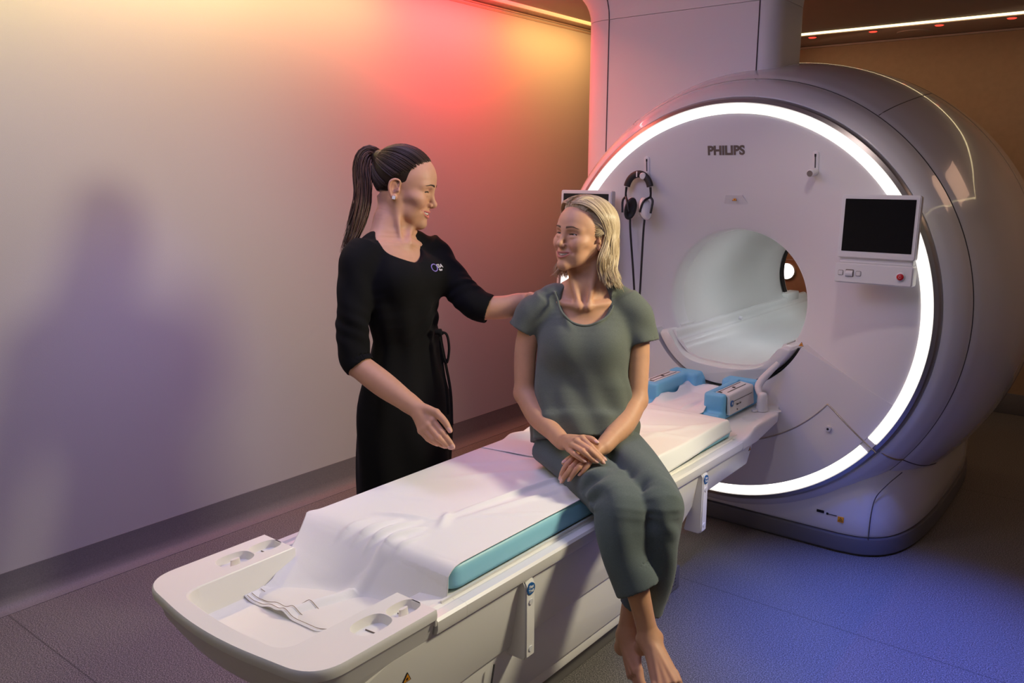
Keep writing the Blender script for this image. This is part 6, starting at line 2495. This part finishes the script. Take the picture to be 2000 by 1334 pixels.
    m = np.clip(1 - np.abs(np.abs(q[:, 0]) - 0.082) / 0.012, 0, 1) * np.clip(1 - np.abs(q[:, 1] + 0.015) / 0.03, 0, 1) * np.clip(1 - np.abs(q[:, 2] + 0.01) / 0.05, 0, 1)
    col = col * (1 - 0.5 * m[:, None]) + np.array((0.66, 0.24, 0.16)) * 0.5 * m[:, None]
    col = nail_tint(V, col, nails, tips=False)
    np_mesh('body', V, F, M['skin_standing'], t, col)
    eyes_and_teeth(R, hc, hs, (0.0, 1.0, -0.35), (0.03, 0.018, 0.012), t)
    brows_and_lashes(B, R, hc, hs, (0.03, 0.016, 0.011), t, 2.6)

    # ---- dress
    D = Solid()

    def df(tt, ang):
        f = 0.004 * np.sin(ang * 5 + tt * 16) * np.clip((tt - 0.25) * 3, 0, 1) + 0.003 * np.sin(ang * 9 + 4 * tt)
        wr = np.exp(-((tt - 0.30) / 0.07) ** 2) * np.clip(np.cos(ang - 0.6) + 0.2, 0, 1)
        return f + 0.004 * wr * np.sin(tt * 120 - ang * 6)
    ks = ['d0', 'd1', 'd2', 'd3', 'd4', 'd5', 'd6', 'd7', 'd8', 'd9']
    D.spine([P[k] for k in ks] + [P['d9'] * np.array((1, 1, 0)) + np.array((0, 0, 0.50))] if False else [P[k] for k in ks[:-1]] + [P['d8'] * np.array((1, 1, 0)) + np.array((0, 0, 0.46))],
            [0.085, 0.165, 0.168, 0.142, 0.132, 0.150, 0.196, 0.206, 0.206, 0.214], [0.055, 0.088, 0.116, 0.106, 0.098, 0.108, 0.136, 0.144, 0.140, 0.148], [LAT] * 10, 0.0, disp=df)
    for x in (-1, 1):
        D.ell(P['d2'] + LAT * 0.075 * x + FWD * 0.078 + np.array((0, 0, 0.005)), (0.058, 0.070, 0.066), 0.05)
    for s in 'RL':
        D.chain([P['nk2'] + np.array((0, 0, 0.012)), (P[s + 'sh'] + P['nk1']) / 2 - np.array((0, 0, 0.022)), P[s + 's0'] - np.array((0, 0, 0.022)), P[s + 's1']], [0.05, 0.046, 0.050, 0.052], 0.035)

        def sf(tt, ang, s=s):
            return np.clip((0.93 - tt) * 12, 0, 1) * (0.0022 * np.sin(ang * 3 + tt * 20) + 0.0022 * np.exp(-((tt - 0.66) / 0.12) ** 2) * np.sin(tt * 60 + ang * 3))
        ke = [s + 's0', s + 's1', s + 's2', s + 's3', s + 's4']
        rr = [0.052, 0.056, 0.0555, 0.053, 0.0505] if s == 'R' else [0.052, 0.055, 0.056, 0.0565, 0.0525]
        D.spine([P[k] for k in ke], rr, [r * 1.0 for r in rr], [FWD] * 5, 0.03, disp=sf)
    for s in 'RL':
        d = P[s + 's4'] - P[s + 's3']
        d /= np.linalg.norm(d)
        D.spine([P[s + 's4'] - d * 0.03, P[s + 's4'] + d * 0.05], [0.0445, 0.0450], [0.0445, 0.0450], [FWD] * 2, 0.002, 's')
    # waist seam of the wrap front
    A = frame_of(FWD + np.array((0, 0, 0.55)))
    D.ell(P['scoop'] + FWD * 0.01, (0.085, 0.17, 0.088), 0.009, 's', rot=A)
    e = P['d8'] * np.array((1, 1, 0)) + np.array((0, 0, 0.46))
    D.spine([e + np.array((0, 0, 0.12)), e - np.array((0, 0, 0.06))], [0.17, 0.19], [0.11, 0.125], [LAT] * 2, 0.002, 's')
    V, F = D.mesh(0.0040)
    V = relax(V, F, 2, 0.5)
    dress = np_mesh('dress', V, F, M['black_dress'], t)
    # tie of the wrap: knot, two loops, two hanging ends
    k0 = P['knot']
    rgt = np.array([0.784, 0.62, 0.0])
    dn = np.array([0, 0, -1.0])
    tie = thing_part = None
    V, F = [], []
    tube_data([k0 - rgt * 0.016, k0, k0 + rgt * 0.006 + dn * 0.012], [0.016, 0.017, 0.012], 10, V, F, 0.7)
    tube_data(catmull([k0, k0 + rgt * 0.024 + dn * 0.010, k0 + rgt * 0.032 + dn * 0.060, k0 + rgt * 0.024 + dn * 0.110, k0 + rgt * 0.012 + dn * 0.085, k0 + rgt * 0.002 + dn * 0.03], 6), 0.009, 8, V, F, 0.5)
    tube_data(catmull([k0, k0 + rgt * 0.006 + dn * 0.05, k0 + rgt * 0.016 + dn * 0.105, k0 + rgt * 0.026 + dn * 0.10], 6), 0.008, 8, V, F, 0.5)
    tube_data(catmull([k0 + dn * 0.01, k0 + rgt * 0.020 + dn * 0.12, k0 + rgt * 0.036 + dn * 0.22, k0 + rgt * 0.040 + dn * 0.34], 6), 0.007, 8, V, F, 0.45)
    tube_data(catmull([k0 + dn * 0.01, k0 + rgt * 0.008 + dn * 0.12, k0 + rgt * 0.022 + dn * 0.22, k0 + rgt * 0.026 + dn * 0.30], 6), 0.007, 8, V, F, 0.45)
    from_pydata('waist_tie', V, F, M['black_dress'], t, True, 60)
    # embroidered badge on her left chest
    view = np.array([-0.705, 0.708, -0.19])
    view /= np.linalg.norm(view)
    lc = np.array(LOGO)
    h = bisect_out(D, lc - view * 0.25, view, 0.5, 400)
    if h is not None:
        eps = 0.004
        g = np.array([D.eval((h + np.eye(3)[i] * eps)[None])[0] - D.eval((h - np.eye(3)[i] * eps)[None])[0] for i in range(3)])
        g /= np.linalg.norm(g)
        up = np.array((0, 0, 1.0)) - g * g[2]
        up /= np.linalg.norm(up)
        sx = np.cross(up, g)
        ring = []
        for a in np.linspace(0, 2 * PI, 30):
            q = h + sx * 0.0125 * math.cos(a) + up * 0.0135 * math.sin(a)
            hh = bisect_out(D, q + g * 0.03, -g, 0.07, 120)
            ring.append((hh if hh is not None else q) + g * 0.0012)
        tube('embroidered_ring', ring, 0.0020, M['purple_thread'], dress, 6)
        for txt, dz, sz in (('I3A', 0.0045, 0.019), ('for', -0.0095, 0.012)):
            c = h + sx * 0.026 + up * dz
            hh = bisect_out(D, c + g * 0.03, -g, 0.08, 120)
            c = (hh if hh is not None else c) + g * 0.0022
            text_obj('embroidery', txt, c, sx, up, sz, M['white_thread'], dress, 0.0006, bold=0.0004)
    # ---- shoes
    for s in 'RL':
        an = feet[s]
        Sh = Solid()
        Sh.chain([an + np.array((0, 0, -0.055)) - FWD * 0.03, an + FWD * 0.06 + np.array((0, 0, -0.062)), an + FWD * 0.17 + np.array((0, 0, -0.068))], [0.036, 0.036, 0.028], 0.0)
        Sh.ell(an + FWD * 0.12 + np.array((0, 0, -0.06)), (0.09, 0.042, 0.032), 0.02)
        V, F = Sh.mesh(0.005)
        V[:, 2] = np.maximum(V[:, 2], 0.002)
        np_mesh('shoe', relax(V, F, 1), F, M['shoe'], t)
    # ---- ear stud
    ec = hc + R @ np.array((0.0815, -0.006, -0.0375)) * hs
    V, F = [], []
    ex = R[:, 0]
    bm = bmesh.new()
    st = thing_part
    for k in range(4):
        a = PI / 4 + k * PI / 2
        c = ec + (R[:, 1] * math.cos(a) + R[:, 2] * math.sin(a)) * 0.0036
        tube_data([c, c + ex * 0.002], [0.0036, 0.0030], 14, V, F)
    ear = from_pydata('ear_stud', V, F, M['pearl'], t, True, 40)
    V, F = [], []
    for k in range(4):
        a = PI / 4 + k * PI / 2
        c = ec + (R[:, 1] * math.cos(a) + R[:, 2] * math.sin(a)) * 0.0037
        tube_data([c - ex * 0.001, c + ex * 0.0008], [0.0044, 0.0042], 14, V, F)
    from_pydata('stud_rim', V, F, M['gold'], ear, True, 40)

    # ---- hair drawn back into a high ponytail
    H = Solid()
    H.frame(R, hc, hs)
    H.ell((0, -0.012, 0.031), (0.0755, 0.0945, 0.0865))
    H.chain([(0, -0.07, 0.05), (0, -0.100, 0.062)], [0.035, 0.018], 0.03, smooth=False)
    H.ell((0, 0.100, -0.014), (0.058, 0.062, 0.088), 0.010, 's')
    H.ell((0, 0.060, -0.075), (0.100, 0.090, 0.075), 0.010, 's')
    for x in (-1, 1):
        H.ell((x * 0.085, 0.012, -0.035), (0.030, 0.035, 0.045), 0.012, 's')
        H.ell((x * 0.060, 0.066, 0.006), (0.030, 0.036, 0.034), 0.012, 's')
    H.ell((0, -0.03, -0.115), (0.10, 0.10, 0.065), 0.010, 's')
    H.frame()
    V, F = H.mesh(0.003)
    V = relax(V, F, 2)
    hair = np_mesh('hair', V, F, M['brown_hair'], t, np.ones((len(V), 3)) * np.array((0.022, 0.013, 0.009)))
    rng = np.random.RandomState(9)
    cv, rd = [], []
    base = np.array((0, -0.106, 0.064))
    for i in range(640):
        # from the hairline back to the tie, hugging the skull
        a = rng.uniform(-PI, PI)
        if abs(a) < 1.9:                      # front and sides
            x = 0.074 * math.sin(a)
            f = np.array((x, 0.062 * math.cos(a * 0.9) - 0.004, 0.078 - 0.046 * (1 - math.cos(a)) + rng.normal(0, 0.002)))
        else:                                 # nape
            q_ = (abs(a) - 1.9) / (PI - 1.9)
            f = np.array((math.copysign(0.073 * math.cos(q_ * PI / 2), a), -0.030 - 0.052 * math.sin(q_ * PI / 2), -0.012 - 0.040 * math.sin(q_ * PI / 2) + rng.normal(0, 0.004)))
        n = 12
        pts = []
        lay = rng.uniform(0.001, 0.004)
        for k in range(n):
            q = k / (n - 1)
            p = f * (1 - q) + base * q
            e = (p - np.array((0, -0.012, 0.031))) / np.array((0.0755, 0.0945, 0.0865))
            r = np.linalg.norm(e)
            pr = np.array((0, -0.012, 0.031)) + e / max(r, 1e-6) * (np.array((0.0755, 0.0945, 0.0865)) + lay)
            w2 = min(1.0, (1 - q) * 6)
            if k == 0:
                pr = np.array((0, -0.012, 0.031)) + e / max(r, 1e-6) * (np.array((0.0755, 0.0945, 0.0865)) - 0.006)
            pts.append(pr * w2 + p * (1 - w2))
        cv.append([R @ p * hs + hc for p in catmull(pts, 2)])
        rd.append(rng.uniform(0.0008, 0.0016))
    strands('hair_strands', cv, rd, (0.018, 0.010, 0.007), (0.060, 0.034, 0.022), M['brown_hair'], t, 5, 3)
    tail = PONY
    pc = catmull(tail, 5)
    wid = np.interp(np.linspace(0, 1, len(pc)), [0, 0.12, 0.3, 0.5, 0.75, 0.9, 1.0], [0.013, 0.019, 0.026, 0.030, 0.028, 0.020, 0.008])
    cv, rd = [], []
    rv = np.array([0.78, 0.62, 0.0])
    for i in range(300):
        a = rng.uniform(0, 2 * PI)
        r = math.sqrt(rng.rand())
        ph = rng.uniform(0, 6)
        pts = []
        end = int(len(pc) * rng.uniform(0.80, 1.0))
        for k in range(0, end, 2):
            q = k / len(pc)
            w = wid[k]
            d = pc[min(k + 1, len(pc) - 1)] - pc[max(k - 1, 0)]
            d /= np.linalg.norm(d)
            s1 = np.cross(d, np.array([-0.62, 0.78, 0.0]))
            s1 /= np.linalg.norm(s1)
            s2 = np.cross(d, s1)
            w3 = w * (1 + 0.10 * math.sin(q * 14 + ph))
            pts.append(pc[k] + s1 * r * w3 * math.cos(a + q * 0.6) + s2 * r * w3 * 0.8 * math.sin(a + q * 0.6) + s1 * 0.004 * math.sin(q * 11 + ph))
        if len(pts) > 4:
            cv.append(pts)
            rd.append(rng.uniform(0.0014, 0.0030))
    strands('ponytail', cv, rd, (0.024, 0.012, 0.007), (0.110, 0.050, 0.026), M['brown_hair'], t, 5, 4)
    tb = [np.array(p) for p in PONY[:3]]
    tube('hair_tie', [hc + R @ np.array((0, -0.092, 0.059)) * hs, tb[0], tb[1]], [0.027, 0.0235, 0.0195], M['hair_tie'], t, 16)
    return t


standing_woman()
